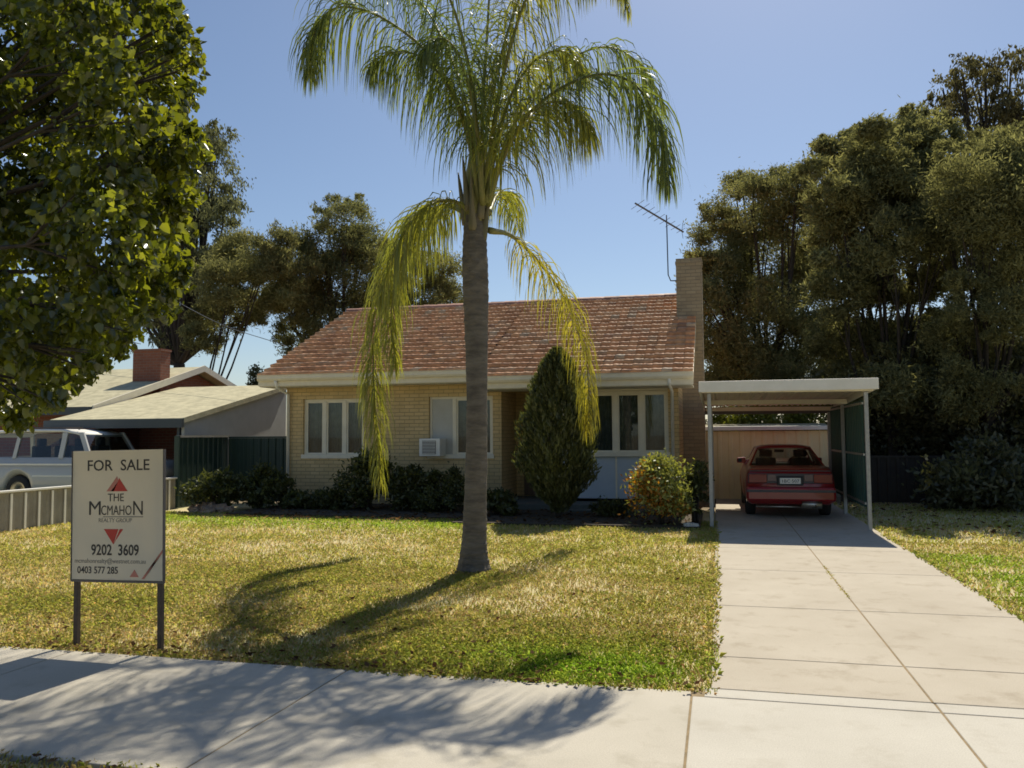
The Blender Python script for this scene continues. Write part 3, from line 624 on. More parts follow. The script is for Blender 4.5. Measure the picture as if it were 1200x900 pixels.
barge(-16.495, [(18.84, 2.46), (23.8, 3.95), (26.4, 3.17)], .05, m_cream)
b = MB(); b.box(-27, -16.5, 18.76, 18.845, 2.24, 2.45); b.build('gutter', m_navy, nb)
b = MB(); v = [(x, y, z) for x in (-26.5, -16.9) for (y, z) in ((19.6, -.1), (26, -.1), (26, 3.1), (23.8, 3.78), (19.6, 2.5))]
b.add(v, [(0, 4, 3, 2, 1), (5, 6, 7, 8, 9)]+[(i, (i+1) % 5, 5+(i+1) % 5, 5+i) for i in range(5)]); b.build('wall', m_red_brick, nb)
b = MB(); b.box(-17.62, -16.62, 21.8, 22.25, 2.9, 4.28); b.box(-17.65, -16.59, 21.77, 22.28, 4.28, 4.35); b.build('chimney', m_red_brick, nb)
# lower skillion roof with its fibro end
b = MB(); b.hexa([(-16.4, 17.3, 1.99), (-12.55, 17.3, 1.99), (-16.4, 22.4, 3.10), (-12.55, 22.4, 3.10), (-16.4, 17.3, 2.07), (-12.55, 17.3, 2.07), (-16.4, 22.4, 3.18), (-12.55, 22.4, 3.18)]); b.build('verandah_roof', m_roofgrey, nb)
b = MB(); b.box(-16.5, -12.5, 17.2, 17.295, 1.84, 2.05); b.build('gutter', m_navy, nb)
barge(-12.545, [(17.3, 2.05), (22.4, 3.16)], .04, m_roofgrey, lo=.10)
b = MB(); v = [(x, y, z) for x in (-12.68, -12.6) for (y, z) in ((17.45, 1.55), (22.3, 1.55), (22.3, 3.03), (17.45, 1.98))]
b.add(v, [(0, 3, 2, 1), (4, 5, 6, 7)]+[(i, (i+1) % 4, 4+(i+1) % 4, 4+i) for i in range(4)]); b.build('end_panel', m_fibro, nb)
b = MB(); b.box(-12.68, -12.6, 17.45, 22.3, 0, 1.547); b.build('end_wall', m_navy, nb)
b = MB(); b.box(-16.85, -12.7, 21.2, 21.4, 0, 2.8); b.build('verandah_wall', m_red_brick, nb)
b = MB(); b.box(-15.05, -13.9, 21.12, 21.19, .95, 1.85); wf = b.build('window', m_white, nb); b = MB(); b.box(-14.98, -13.97, 21.10, 21.118, 1.02, 1.78); b.build('pane', m_dark, wf)
for x in (-15.1, -12.75):
    b = MB(); b.box(x-.035, x+.035, 17.42, 17.49, 0, 2.0); b.build('post', m_fibro if x < -13 else m_navy, nb)
pw = tag(None or (lambda b: (b.tube(spline([at(180, 338, 26), at(255, 378, 23), at(335, 405, 20.5)], 12), .011, 5), b.build('power_cable', m_wire))[1])(MB()), 'thin grey overhead cable crossing the gap left of the tiled roof', 'cable')

# ---------------------------------------------------------------- van next door (side on, facing right)
van = thing('parked_van', (-15, 17, 0), 'silver white wagon parked behind the low fence, partly hidden by the sign', 'van')
vy0, vy1 = 16.15, 17.85; vr, vf = -17.45, -12.85
def arch(x, cx, r=.40, base=.36):
    d = abs(x-cx); return max(base, .36+math.sqrt(max(0, r*r-d*d))) if d < r else base
xs = np.linspace(vr, vf, 70); vs = []; prof_n = 8
def van_top(x): return 1.15 if x < -13.75 else 1.13-.10*((x+13.75)/1.2)
for x in xs:
    zb = max(arch(x, -16.2), arch(x, -13.45)); zt = van_top(x); e = min(1, (vf-x)/.25+.15, (x-vr)/.12+.3); ins = .10*(1-e)
    y0, y1 = vy0+ins, vy1-ins
    for (y, z) in ((y0+.05, zb), (y0, zb+.1), (y0-.012, max(zb+.12, .80)), (y0+.012, max(zb+.15, .84)), (y0+.05, zt)): vs.append((x, y, z))
    for (y, z) in ((y1-.05, zt), (y1-.012, max(zb+.15, .84)), (y1+.012, max(zb+.12, .80)), (y1, zb+.1), (y1-.05, zb)): vs.append((x, y, z))
b = MB(); n = 10; b.add(vs, [(i*n+j, (i+1)*n+j, (i+1)*n+(j+1) % n, i*n+(j+1) % n) for i in range(len(xs)-1) for j in range(n)]+[tuple(range(n)), tuple((len(xs)-1)*n+j for j in range(n-1, -1, -1))]); b.build('body', m_silver, van, True)
b = MB(); rp = [(-17.35, 1.70), (-17.1, 1.80), (-16, 1.83), (-15.1, 1.82), (-14.72, 1.76), (-14.52, 1.70)]; vs = []
for (x, z) in rp: vs += [(x, vy0+.16, z-.05), (x, vy0+.22, z), (x, vy1-.22, z), (x, vy1-.16, z-.05), (x, vy1-.2, z-.07), (x, vy0+.2, z-.07)]
b.add(vs, [(i*6+j, (i+1)*6+j, (i+1)*6+(j+1) % 6, i*6+(j+1) % 6) for i in range(5) for j in range(6)]+[(0, 1, 2, 3, 4, 5), (35, 34, 33, 32, 31, 30)]); b.build('roof', m_white, van, True)
def pil(b, a, c, w_=.09, t=.05):
    a, c = A(*a), A(*c); ex, ey = A(w_/2, 0, 0), A(0, t/2, 0)
    b.hexa([a-ex-ey, a+ex-ey, a-ex+ey, a+ex+ey, c-ex-ey, c+ex-ey, c-ex+ey, c+ex+ey])
for (yb, yt) in ((vy0+.06, vy0+.18), (vy1-.06, vy1-.18)):
    for (xb, xt) in ((-17.36, -17.28), (-16.35, -16.30), (-15.02, -15.0), (-14.22, -14.56)): 
        b = MB(); pil(b, (xb, yb, 1.13), (xt, yt, 1.74), .13 if xb > -15.5 else .10); b.build('pillar', m_silver, van)
for (a0, a1, c0, c1) in ((-17.30, -16.40, -17.23, -16.35), (-16.30, -15.09, -16.25, -15.07), (-14.95, -14.29, -14.93, -14.63)):
    for (yb, yt) in ((vy0+.06, vy0+.18), (vy1-.06, vy1-.18)):
        b = MB(); b.quad((a0, yb, 1.15), (a1, yb, 1.15), (c1, yt, 1.72), (c0, yt, 1.72)); b.build('side_window', m_carglass, van)
b = MB(); b.quad((-14.18, vy0+.1, 1.13), (-14.18, vy1-.1, 1.13), (-14.54, vy1-.2, 1.72), (-14.54, vy0+.2, 1.72)); b.build('windscreen', m_carglass, van)
b = MB(); b.box(-17.2, -14.3, vy0+.14, vy1-.14, .5, 1.12); b.build('interior', m_dark, van)
for x in (-16.0, -14.9):
    for y in (vy0+.25, vy1-.75):
        b = MB(); b.box(x-.06, x+.06, y, y+.5, 1.0, 1.42); b.box(x-.05, x+.05, y+.13, y+.37, 1.42, 1.60); b.build('seat', m_seat, van, bevel=.03)
def wheel(p, cx, cy, cz, r, w_, axis, parent):
    """axis 'x' or 'y' : direction of the axle"""
    def ring(rr, o): return [(cx+o, cy+rr*math.cos(a), cz+rr*math.sin(a)) if axis == 'x' else (cx+rr*math.cos(a), cy+o, cz+rr*math.sin(a)) for a in np.linspace(0, 2*math.pi, 29)[:-1]]
    b = MB(); st = [(r*.62, -w_/2), (r*.92, -w_/2), (r, -w_*.36), (r, w_*.36), (r*.92, w_/2), (r*.62, w_/2)]; n = 28; vs = []
    for (q, o) in st: vs += ring(q, o)
    b.add(vs, [(i*n+j, i*n+(j+1) % n, (i+1)*n+(j+1) % n, (i+1)*n+j) for i in range(5) for j in range(n)]); t = b.build('tyre', m_rubber, parent, True)
    b = MB(); vs = []
    for (q, o) in ((r*.63, -w_*.42), (r*.5, -w_*.3), (r*.2, -w_*.34), (r*.2, w_*.34), (r*.5, w_*.3), (r*.63, w_*.42)): vs += ring(q, o)
    b.add(vs, [(i*n+j, i*n+(j+1) % n, (i+1)*n+(j+1) % n, (i+1)*n+j) for i in range(5) for j in range(n)]); b.build('rim', m_chrome, t, True)
for x in (-16.2, -13.45):
    for y in (vy0+.12, vy1-.12): wheel('wheel', x, y, .36, .36, .21, 'y', van)
b = MB(); b.box(-14.36, -14.24, vy0-.19, vy0-.02, 1.12, 1.30); b.build('mirror', m_black, van, bevel=.02)
b = MB(); b.box(vf-.03, vf+.10, vy0-.02, vy1+.02, .42, .58); b.build('bumper', m_trim, van, bevel=.02)
for z in (.99, .72):
    b = MB(); b.box(-15.75 if z < .8 else -17.3, -13.9, vy0-.024, vy0-.004, z-.02, z+.02); b.build('side_strip', m_white, van)
b = MB(); b.tube([(-16.6, vy0+.25, 1.86), (-14.6, vy0+.25, 1.86)], .018, 6)
for x in (-16.5, -14.7): b.tube([(x, vy0+.25, 1.80), (x, vy0+.25, 1.87)], .02, 6)
b.build('roof_bar', m_trim, van)

# ---------------------------------------------------------------- red sedan in the carport (seen from behind)
car = thing('parked_sedan', (1.30, 18.4, 0), 'dark red sedan parked nose in under the carport, seen from behind', 'car')
cx = 1.30; y0c = 16.28
def S_(y): return y0c+y
st = []; ysn = np.concatenate([[0, .03, .09, .2], np.linspace(.3, 4.1, 60), [4.2, 4.28, 4.32]])
def zbot(y):
    b_ = .25
    for wy in (.88, 3.45):
        d = abs(y-wy)
        if d < .36: b_ = max(b_, .29+math.sqrt(.36**2-d*d))
    return b_
vs = []; n = 14
for y in ysn:
    e0 = 1-math.exp(-(y+.004)/.05); e1 = 1-math.exp(-(4.325-y)/.12); e = min(e0, e1)
    hw = .81*(.93+.07*e); zb = zbot(y)+(.06*(1-e)); zt = .93+.04*min(1, y/.5)
    if y > 3.0: zt = .97-.17*((y-3.0)/1.3)**1.3
    zt -= .035*(1-e)
    pr = [(hw*.86, zb), (hw*.97, zb+.05), (hw*1.0, max(zb+.07, .52)), (hw*1.0, max(zb+.09, .62)), (hw*.975, max(zb+.1, zt-.13)), (hw*.93, zt-.03), (hw*.86, zt)]
    for (x, z) in pr: vs.append((cx+x, S_(y), z))
    for (x, z) in pr[::-1]: vs.append((cx-x, S_(y), z))
b = MB(); k = len(ysn); b.add(vs, [(i*n+j, i*n+(j+1) % n, (i+1)*n+(j+1) % n, (i+1)*n+j) for i in range(k-1) for j in range(n) if not (j == 6 and .82 < ysn[i] < 2.95)]+[tuple(range(n-1, -1, -1)), tuple((k-1)*n+j for j in range(n))]); b.build('body', m_red, car, True)
# roof and pillars
b = MB(); vs = []; stn = [(1.38, 1.335, .52), (1.5, 1.362, .545), (1.9, 1.375, .56), (2.3, 1.365, .555), (2.62, 1.335, .53)]; m = 9
for (y, z, hw) in stn:
    for q in range(m):
        u = -1+2*q/(m-1); vs.append((cx+hw*u, S_(y), z-.05*abs(u)**3.2))
    for q in range(m):
        u = 1-2*q/(m-1); vs.append((cx+hw*.97*u, S_(y), z-.035-.05*abs(u)**3.2))
n2 = 2*m; b.add(vs, [(i*n2+j, (i+1)*n2+j, (i+1)*n2+(j+1) % n2, i*n2+(j+1) % n2) for i in range(4) for j in range(n2)]+[tuple(range(n2)), tuple(4*n2+j for j in range(n2-1, -1, -1))]); b.build('roof', m_red, car, True)
def slabp(b, a, c, d, e, t=.035):      # thick four cornered panel, thickness inwards
    P = [A(*p) for p in (a, c, d, e)]; nn = unit(np.cross(P[1]-P[0], P[3]-P[0])); 
    if (nn@(A(cx, S_(2), 1.1)-P[0])) < 0: nn = -nn
    Q = [p+nn*t for p in P]; b.hexa([P[0], P[1], P[3], P[2], Q[0], Q[1], Q[3], Q[2]])
for s in (-1, 1):
    b = MB(); X = lambda x: cx+s*x
    slabp(b, (X(.72), S_(.70), .95), (X(.74), S_(1.18), .955), (X(.535), S_(1.60), 1.325), (X(.525), S_(1.36), 1.305))   # rear pillar
    slabp(b, (X(.745), S_(1.92), .95), (X(.745), S_(2.02), .95), (X(.545), S_(2.06), 1.325), (X(.545), S_(1.98), 1.325))
    slabp(b, (X(.73), S_(3.02), .95), (X(.72), S_(3.12), .95), (X(.515), S_(2.66), 1.30), (X(.52), S_(2.56), 1.31))
    b.build('pillar', m_red, car)
    for (ya, yb, yc, yd) in ((1.19, 1.92, 1.97, 1.61), (2.03, 3.01, 2.55, 2.07)):
        b = MB(); b.quad((X(.735), S_(ya), .96), (X(.735), S_(yb), .96), (X(.54), S_(yc), 1.315), (X(.54), S_(yd), 1.315)); b.build('side_window', m_carglass, car)
    b = MB(); c = A(X(.80), S_(2.78), 1.01); vs = []
    b.hexa([c+A(dx*.095, dy*.05*(1.2-dx*s*.4), dz*.055*(1.15-.15*dx*s)) for dz in (-1, 1) for dy in (-1, 1) for dx in (-1, 1)]); mi = b.build('mirror', m_red, car, bevel=.02)
    b = MB(); b.box(c[0]-.075, c[0]+.075, c[1]-.062, c[1]-.052, c[2]-.04, c[2]+.04); b.build('mirror_glass', m_black, mi)
b = MB(); b.quad((cx-.68, S_(.74), .965), (cx+.68, S_(.74), .965), (cx+.515, S_(1.375), 1.30), (cx-.515, S_(1.375), 1.30)); rg = b.build('rear_window', m_carglass, car)
b = MB(); b.quad((cx-.69, S_(3.10), .965), (cx+.69, S_(3.10), .965), (cx+.51, S_(2.63), 1.30), (cx-.51, S_(2.63), 1.30)); b.build('windscreen', m_carglass, car)
b = MB(); b.box(cx-.70, cx+.70, S_(.95), S_(3.0), .35, .62); b.box(cx-.66, cx+.66, S_(.8), S_(1.15), .62, .93); b.box(cx-.68, cx+.68, S_(2.72), S_(3.08), .62, .95); b.build('interior', m_dark, car)
for x in (-.34, .34):
    b = MB(); b.hexa([(cx+x-.23, S_(1.75), .6), (cx+x+.23, S_(1.75), .6), (cx+x-.23, S_(1.88), .6), (cx+x+.23, S_(1.88), .6), (cx+x-.20, S_(1.62), 1.10), (cx+x+.20, S_(1.62), 1.10), (cx+x-.20, S_(1.72), 1.10), (cx+x+.20, S_(1.72), 1.10)])
    se = b.build('seat', m_seat, car, bevel=.03); b = MB(); b.box(cx+x-.13, cx+x+.13, S_(1.60), S_(1.69), 1.11, 1.27); b.build('headrest', m_seat, se, bevel=.035)
b = MB(); b.box(cx-.11, cx+.09, S_(2.53), S_(2.56), 1.19, 1.25); b.build('inner_mirror', m_black, car, bevel=.01)
b = MB(); b.tube([(cx+.34+.17*math.cos(a), S_(2.55)+.05*math.sin(a), .93+.17*math.sin(a)) for a in np.linspace(0, 6.28, 20)], .014, 6); b.build('steering_wheel', m_black, car)
# rear face
yr = y0c-.012
b = MB(); b.box(cx-.755, cx+.755, yr-.012, yr+.05, .66, .845); band = b.build('lamp_band', m_trim, car, bevel=.012)
for s in (-1, 1):
    b = MB(); xa, xb = sorted((cx+s*.745, cx+s*.42)); b.box(xa, xb, yr-.03, yr-.013, .672, .832); b.build('tail_lamp', m_redlamp, band, bevel=.01)
    b = MB(); xa, xb = sorted((cx+s*.41, cx+s*.25)); b.box(xa, xb, yr-.026, yr-.013, .70, .832); b.build('reversing_lamp', m_lampgrey, band, bevel=.008)
b = MB(); b.box(cx-.80, cx+.80, yr-.10, yr+.20, .33, .60); bu = b.build('bumper', m_red, car, bevel=.045)
b = MB(); b.box(cx-.79, cx+.79, yr-.112, yr-.098, .50, .545); b.build('rub_strip', m_trim, bu, bevel=.008)
b = MB(); b.box(cx-.235, cx+.235, yr-.045, yr-.0125, .625, .80); b.build('plate_recess', m_black, car, bevel=.01)
b = MB(); b.box(cx-.186, cx+.186, yr-.056, yr-.047, .655, .765); pl = b.build('number_plate', m_white, car, bevel=.004)
b = MB(); b.box(cx-.72, cx+.72, yr-.02, yr+.03, .885, .905); b.build('boot_trim', m_trim, car, bevel=.005)
b = MB(); b.tube([(cx+.20, yr+.02, .27), (cx+.55, yr+.02, .27)], .075, 12); b.tube([(cx-.62, yr+.14, .215), (cx+.25, yr+.12, .215)], .022, 8); b.tube([(cx+.43, yr+.05, .25), (cx+.43, yr-.13, .235)], .032, 10, cap=False); b.build('exhaust', m_chrome, car, True)
for s in (-1, 1):
    for wy in (.88, 3.45): wheel('wheel', cx+s*.70, S_(wy), .30, .30, .19, 'x', car)

# ---------------------------------------------------------------- sign with its lettering
def text(s, size, x, z, y, m, parent, name='lettering', width=None, bold=0.0, shear=0, zs=1, align='CENTER', up=None):
    cu = bpy.data.curves.new('t', 'FONT'); cu.body = s; cu.size = size; cu.align_x = align; cu.extrude = .0006; cu.offset = bold; cu.shear = shear; cu.resolution_u = 3
    o = bpy.data.objects.new('t', cu); COL.objects.link(o); dg = bpy.context.evaluated_depsgraph_get(); dg.update()
    me = bpy.data.meshes.new_from_object(o.evaluated_get(dg)); bpy.data.objects.remove(o)
    v = np.zeros(len(me.vertices)*3); me.vertices.foreach_get('co', v); v = v.reshape(-1, 3)
    w0 = v[:, 0].max()-v[:, 0].min(); k = width/w0 if width else 1
    V = np.c_[v[:, 0]*k, -v[:, 2], v[:, 1]*zs]
    V = TILT(V+A(x, y, z)) if up is None else V+A(x, y, z)
    V = V-origin(parent); me.vertices.foreach_set('co', V.ravel()); me.update()
    return link(name, me, m, parent)
SGX, SGY = -4.50, 5.45
def TILT(V):                       # the sign leans a touch: left edge higher, small roll
    V = np.array(V, float); a = R(-1.0); P_ = A(SGX, SGY, 0.0); d = V-P_
    return np.c_[d[:, 0]*math.cos(a)+d[:, 2]*math.sin(a)*1.0, d[:, 1], -d[:, 0]*math.sin(a)*1.0+d[:, 2]*math.cos(a)]+P_
sg = thing('sale_sign', (SGX, SGY, 0), 'cream for sale board on two dark posts at the lawn edge', 'sign')
class TB(MB):
    def build(s, *a, **k): s.v = [tuple(p) for p in TILT(s.v)]; return MB.build(s, *a, **k)
BX0, BX1, BZ0, BZ1 = SGX-.405, SGX+.415, .51, 1.505
for x in (BX0+.02, BX1-.045):
    b = TB(); b.box(x-.018, x+.018, SGY+.012, SGY+.05, -.12, 1.42); b.build('post', m_signpost, sg, bevel=.003)
b = TB(); b.box(BX0, BX1, SGY-.008, SGY+.010, BZ0, BZ1); bd = b.build('board', m_signface, sg, bevel=.002)
b = TB()
b.box(BX0-.008, BX1+.008, SGY-.012, SGY+.011, BZ0-.018, BZ0-.001); b.box(BX1+.001, BX1+.010, SGY-.012, SGY+.011, BZ0, BZ1); b.box(BX0-.008, BX0-.001, SGY-.012, SGY+.011, BZ0, BZ1)
b.build('edge_trim', m_trim, sg)
fy = SGY-.0095; u = lambda px: BX0+(px-85)/(190-85)*(BX1-BX0) ; zz = lambda py: BZ1-(py-527)/(678-527)*(BZ1-BZ0)
# pixel columns below follow the board's own proportions (105 x 151 units)
text('FOR  SALE', .118, SGX+.012, zz(550.5), fy, m_ink, bd, width=.56, bold=.001)
text('THE', .085, SGX-.005, zz(586.5), fy, m_ink, bd, width=.145)
text('M', .155, SGX-.195, zz(602.5), fy, m_ink, bd, width=.105); text('N', .155, SGX+.195, zz(602.5), fy, m_ink, bd, width=.085)
text('CMAHO', .105, SGX+.0, zz(602.5), fy, m_ink, bd, width=.275)
text('REALTY GROUP', .045, SGX-.01, zz(611), fy, m_inkgrey, bd, width=.30)
text('9202  3609', .115, SGX-.01, zz(649), fy, m_ink, bd, width=.43, bold=.002)
text('mcmahonrealty@westnet.com.au', .05, SGX-.055, zz(658.5), fy, m_inkgrey, bd, width=.64)
text('0403 577 285', .075, SGX-.165, zz(670.5), fy, m_ink, bd, width=.37, bold=.001)
b = TB(); b.box(SGX-.12, SGX+.24, fy-.001, fy+.001, zz(605.2), zz(604.2)); b.build('rule', m_inkgrey, bd)
def tri(pts, m, nm='emblem'):
    b = TB(); n = len(pts); v = [(x, fy-.0008, z) for x, z in pts]+[(x, fy+.001, z) for x, z in pts]
    b.add(v, [tuple(range(n)), tuple(range(2*n-1, n-1, -1))]+[(i, n+i, n+(i+1) % n, (i+1) % n) for i in range(n)]); b.build(nm, m, bd)
c = SGX+.005
tri([(c-.095, zz(575)), (c-.03, zz(575)), (c+.012, zz(563)), (c+.0, zz(557.5))], m_inkpale); tri([(c-.055, zz(575)), (c+.095, zz(575)), (c+.018, zz(559.5)), (c+.008, zz(564))], m_inkred)
c = SGX-.025
tri([(c-.085, zz(619)), (c-.0, zz(636.5)), (c+.045, zz(619))], m_inkred); tri([(c+.004, zz(636.5)), (c+.022, zz(632)), (c+.088, zz(619)), (c+.058, zz(619))], m_inkred)
tri([(BX0+.53, zz(674)), (BX0+.61, zz(674)), (BX0+.572, zz(665.5))], m_inkpale)
tri([(BX0+.635, zz(676)), (BX0+.66, zz(676)), (BX1-.002, zz(642)), (BX1-.002, zz(646))], m_inkpale, 'diagonal_stripe')
# number plate characters (too small to read)
text('1BC·507', .085, cx, .678, yr-.057, m_ink, pl, width=.30, up=1)

# ---------------------------------------------------------------- the palm on the lawn
PX, PY = -2.85, 9.48
palm = thing('palm_tree', (PX, PY, 0), 'tall feather palm with a ringed grey trunk and drooping fronds on the front lawn', 'palm')
def palm_trunk():
    pts = spline([(PX, PY, -.05), (PX+.0, PY, .35), (PX+.03, PY, 1.2), (PX+.04, PY, 2.4), (PX+.03, PY, 3.4), (PX+.02, PY, 4.05), (PX+.02, PY, 4.35)], 150)
    rz = [(0, .19), (.12, .165), (.35, .145), (.9, .129), (2.0, .119), (2.8, .128), (3.3, .150), (3.7, .152), (4.05, .135), (4.35, .10)]
    rad = np.interp(pts[:, 2], [a for a, _ in rz], [r for _, r in rz]); vs = []; n = 28; z = pts[:, 2]
    ring = .007*np.maximum(0, np.sin(z*2*np.pi/.095+.6*np.sin(z*3)))**2*(z < 2.9)
    for i in range(len(pts)):
        for j in range(n):
            a = 2*math.pi*j/n; r = rad[i]+ring[i]+.010*float(vnoise(math.cos(a)*2+5, z[i]*3+math.sin(a)*2, 1))
            if z[i] > 2.75:      # crossing scars of old leaf bases
                q = (z[i]*5.2+j*6/n) % 1; q2 = (z[i]*5.2-j*6/n) % 1; r += .026*(abs(q-.5)+abs(q2-.5)-.5)
            if z[i] < .3: r += .02*(1-z[i]/.3)*math.sin(a*9+1)
            vs.append((pts[i][0]+r*math.cos(a), pts[i][1]+r*math.sin(a), z[i]))
    b = MB(); b.add(vs, [(i*n+j, i*n+(j+1) % n, (i+1)*n+(j+1) % n, (i+1)*n+j) for i in range(len(pts)-1) for j in range(n)]); b.build('trunk', m_palmtrunk, palm, True)
palm_trunk()
def frond(pts, Lmax, c1, c2, drop=.42, n=150, wid=.0155, seed=0, start=.16):
    rg = np.random.default_rng(seed); P = spline(pts, 60); T = np.gradient(P, axis=0); T = unit(T); seg = np.linalg.norm(np.diff(P, axis=0), axis=1); cum = np.r_[0, np.cumsum(seg)]; Ln = cum[-1]
    b = MB(); rr = np.interp(np.linspace(0, 1, 60), [0, .12, .4, 1], [.045, .028, .016, .004]); b.tube(P[::2], rr[::2], 7); fr = b.build('frond', m_rachis, palm, True)
    s = np.concatenate([np.linspace(start, 1, n)]*2); sgn = np.r_[np.ones(n), -np.ones(n)]; s = np.clip(s+rg.normal(0, .004, 2*n), start, 1)
    ix = s*(len(P)-1); i0 = np.clip(ix.astype(int), 0, len(P)-2); f = (ix-i0)[:, None]; base = P[i0]*(1-f)+P[i0+1]*f; t = unit(T[i0]*(1-f)+T[i0+1]*f)
    side = np.cross(t, A(0, 0, 1)); sn = np.linalg.norm(side, axis=1, keepdims=True); fall = unit(np.cross(T[8], A(0, 0, 1))); side = np.where(sn > .25, side/(sn+1e-9), unit(side*.4+fall))
    nrm = unit(np.cross(side, t)); al = rg.uniform(-.9, 1.15, 2*n)
    d = unit(side*(sgn*np.cos(al))[:, None]+nrm*np.sin(al)[:, None]+t*rg.uniform(.35, .8, 2*n)[:, None])
    L = 1.3*Lmax*np.interp(s, [start, .25, .5, .8, 1], [.5, .95, 1, .72, .30])*rg.uniform(.8, 1.15, 2*n); K = 6; w_ = wid*rg.uniform(.75, 1.2, 2*n)
    cen = [base]; dirs = [d]
    for k in range(K):
        dd = unit(dirs[-1]+A(0, 0, -1)*drop*rg.uniform(.4, 1.6, (2*n, 1))*(1+.3*k)*1.15); cen.append(cen[-1]+dd*(L/K)[:, None]); dirs.append(dd)
    wd = unit(np.cross(d, t)+rg.normal(0, .35, (2*n, 3))); V = []
    prof = [.5, 1, 1, .9, .7, .42, .08]
    for k in range(K+1):
        wv = unit(np.cross(dirs[k], np.cross(wd, dirs[k])))*(w_*prof[k]*.5)[:, None]; V += [cen[k]-wv, cen[k]+wv]
    V = np.stack(V, 1); m = 2*(K+1); off = (np.arange(2*n)*m)[:, None, None]
    Fk = np.array([(2*k, 2*k+1, 2*k+3, 2*k+2) for k in range(K)])[None]+off
    u = rg.random((2*n, 1)); C = (np.array(c1)*(1-u)+np.array(c2)*u)*rg.uniform(.8, 1.2, (2*n, 1))
    np_mesh('leaflet', V.reshape(-1, 3), Fk.reshape(-1, 4), np.repeat(C, K, axis=0), l_palm, fr)
G1, G2 = (.125, .16, .05), (.20, .225, .06); Y1, Y2 = (.25, .235, .035), (.33, .28, .045); K1, K2 = (.11, .15, .05), (.16, .19, .06)
FR = [  # way points as (column, row, distance) read off the photograph's frond lines, each at its own depth
    ([(562, 235, 9.48), (548, 150, 9.3), (508, 70, 9.0), (450, 22, 8.8), (404, 8, 8.7), (378, 20, 8.65), (366, 50, 8.65), (364, 85, 8.65)], .76, G1, G2, .36, 185),
    ([(566, 230, 9.5), (572, 140, 9.6), (590, 55, 9.7), (618, -20, 9.9), (665, -60, 10), (715, -40, 10.1), (735, 10, 10.1)], .60, Y1, G2, .40, 150),
    ([(570, 235, 9.48), (598, 165, 9.25), (640, 115, 9.0), (695, 88, 8.7), (738, 95, 8.5), (764, 128, 8.4), (776, 172, 8.4), (778, 212, 8.4)], .76, G1, K2, .36, 180),
    ([(572, 240, 9.45), (588, 190, 9.1), (612, 145, 8.8), (645, 120, 8.6), (675, 128, 8.5), (692, 155, 8.5)], .72, G2, Y1, .38, 120),
    ([(556, 255, 9.5), (520, 242, 9.9), (478, 268, 10.4), (450, 330, 10.8), (438, 410, 10.9), (440, 480, 10.8), (446, 565, 10.7)], .72, Y1, G2, .36, 230),
    ([(556, 252, 9.5), (526, 240, 9.8), (494, 262, 10.1), (468, 312, 10.2), (458, 375, 10.2), (464, 430, 10.2)], .66, Y1, G2, .36, 150),
    ([(574, 270, 9.55), (602, 278, 10.2), (638, 315, 11.2), (668, 362, 12.0), (686, 420, 12.5), (690, 470, 12.6), (688, 505, 12.6)], .60, Y1, Y2, .40, 160),
    ([(562, 240, 9.45), (548, 160, 9.1), (524, 100, 8.8), (492, 66, 8.6), (458, 62, 8.5), (436, 80, 8.5)], .72, K1, G2, .38, 130),
    ([(564, 235, 9.5), (548, 130, 10.0), (525, 60, 10.6), (490, 0, 11.4), (440, -20, 12.0), (395, 5, 12.3)], .62, K1, G1, .42, 130),
    ([(570, 235, 9.5), (588, 140, 10.3), (618, 80, 11.2), (655, 60, 12.1), (690, 85, 12.7)], .62, G1, Y1, .42, 110),
    ([(566, 240, 9.4), (560, 160, 9.0), (548, 95, 8.6), (532, 55, 8.3), (512, 45, 8.1), (498, 62, 8.0)], .66, K1, G1, .38, 110),
    ([(556, 250, 9.5), (528, 235, 9.2), (496, 245, 9.0), (465, 290, 8.9), (448, 350, 8.9)], .72, G2, Y1, .40, 110),
    ([(572, 250, 9.5), (586, 225, 10.2), (600, 235, 11), (608, 270, 11.5)], .45, G2, Y1, .42, 80),
    ([(572, 235, 9.5), (600, 150, 9.8), (648, 85, 10.1), (705, 55, 10.4), (750, 75, 10.6), (778, 125, 10.7)], .62, K1, G2, .42, 130),
    ([(570, 238, 9.4), (582, 170, 9.3), (600, 110, 9.2), (628, 70, 9.1), (660, 60, 9.1), (684, 85, 9.1)], .70, G1, Y1, .38, 110),
    ([(564, 225, 9.5), (566, 120, 9.6), (572, 20, 9.8), (575, -70, 10.1), (560, -130, 10.6), (530, -150, 11)], .58, G1, G2, .36, 130),
    ([(564, 228, 9.45), (556, 120, 9.0), (535, 20, 8.5), (500, -50, 8.2), (455, -75, 8.0), (415, -40, 7.9)], .60, G1, G2, .40, 140),
    ([(568, 228, 9.45), (585, 110, 9.0), (612, 10, 8.6), (640, -40, 8.5), (672, -50, 8.4), (692, -20, 8.4)], .62, G1, Y1, .38, 130),
]
for i, (pp, L, c1, c2, dr, n) in enumerate(FR): frond([at(*p) for p in pp], L, c1, c2, dr, int(n*1.15), seed=40+i)
b = MB()      # bases of the fronds sheathing the top of the trunk
for i in range(8):
    a = i*2.4; z0 = 3.98+.05*i; p = A(PX+.02+.10*math.cos(a), PY+.10*math.sin(a), z0)
    b = MB(); b.tube(spline([p, p+A(.045*math.cos(a), .045*math.sin(a), .25), p+A(.10*math.cos(a), .10*math.sin(a), .55+.1*(i % 3))], 7), [.055, .052, .046, .036, .027, .02, .008], 8); b.build('leaf_base', m_boot, palm, True)
b = MB(); b.tube([(PX+.02, PY, 4.2), (PX+.0, PY, 4.7), (PX+.02, PY+.02, 5.2), (PX+.03, PY+.03, 6.1)], [.12, .10, .05, .008], 9); b.build('spear_leaf', m_rachis, palm, True)

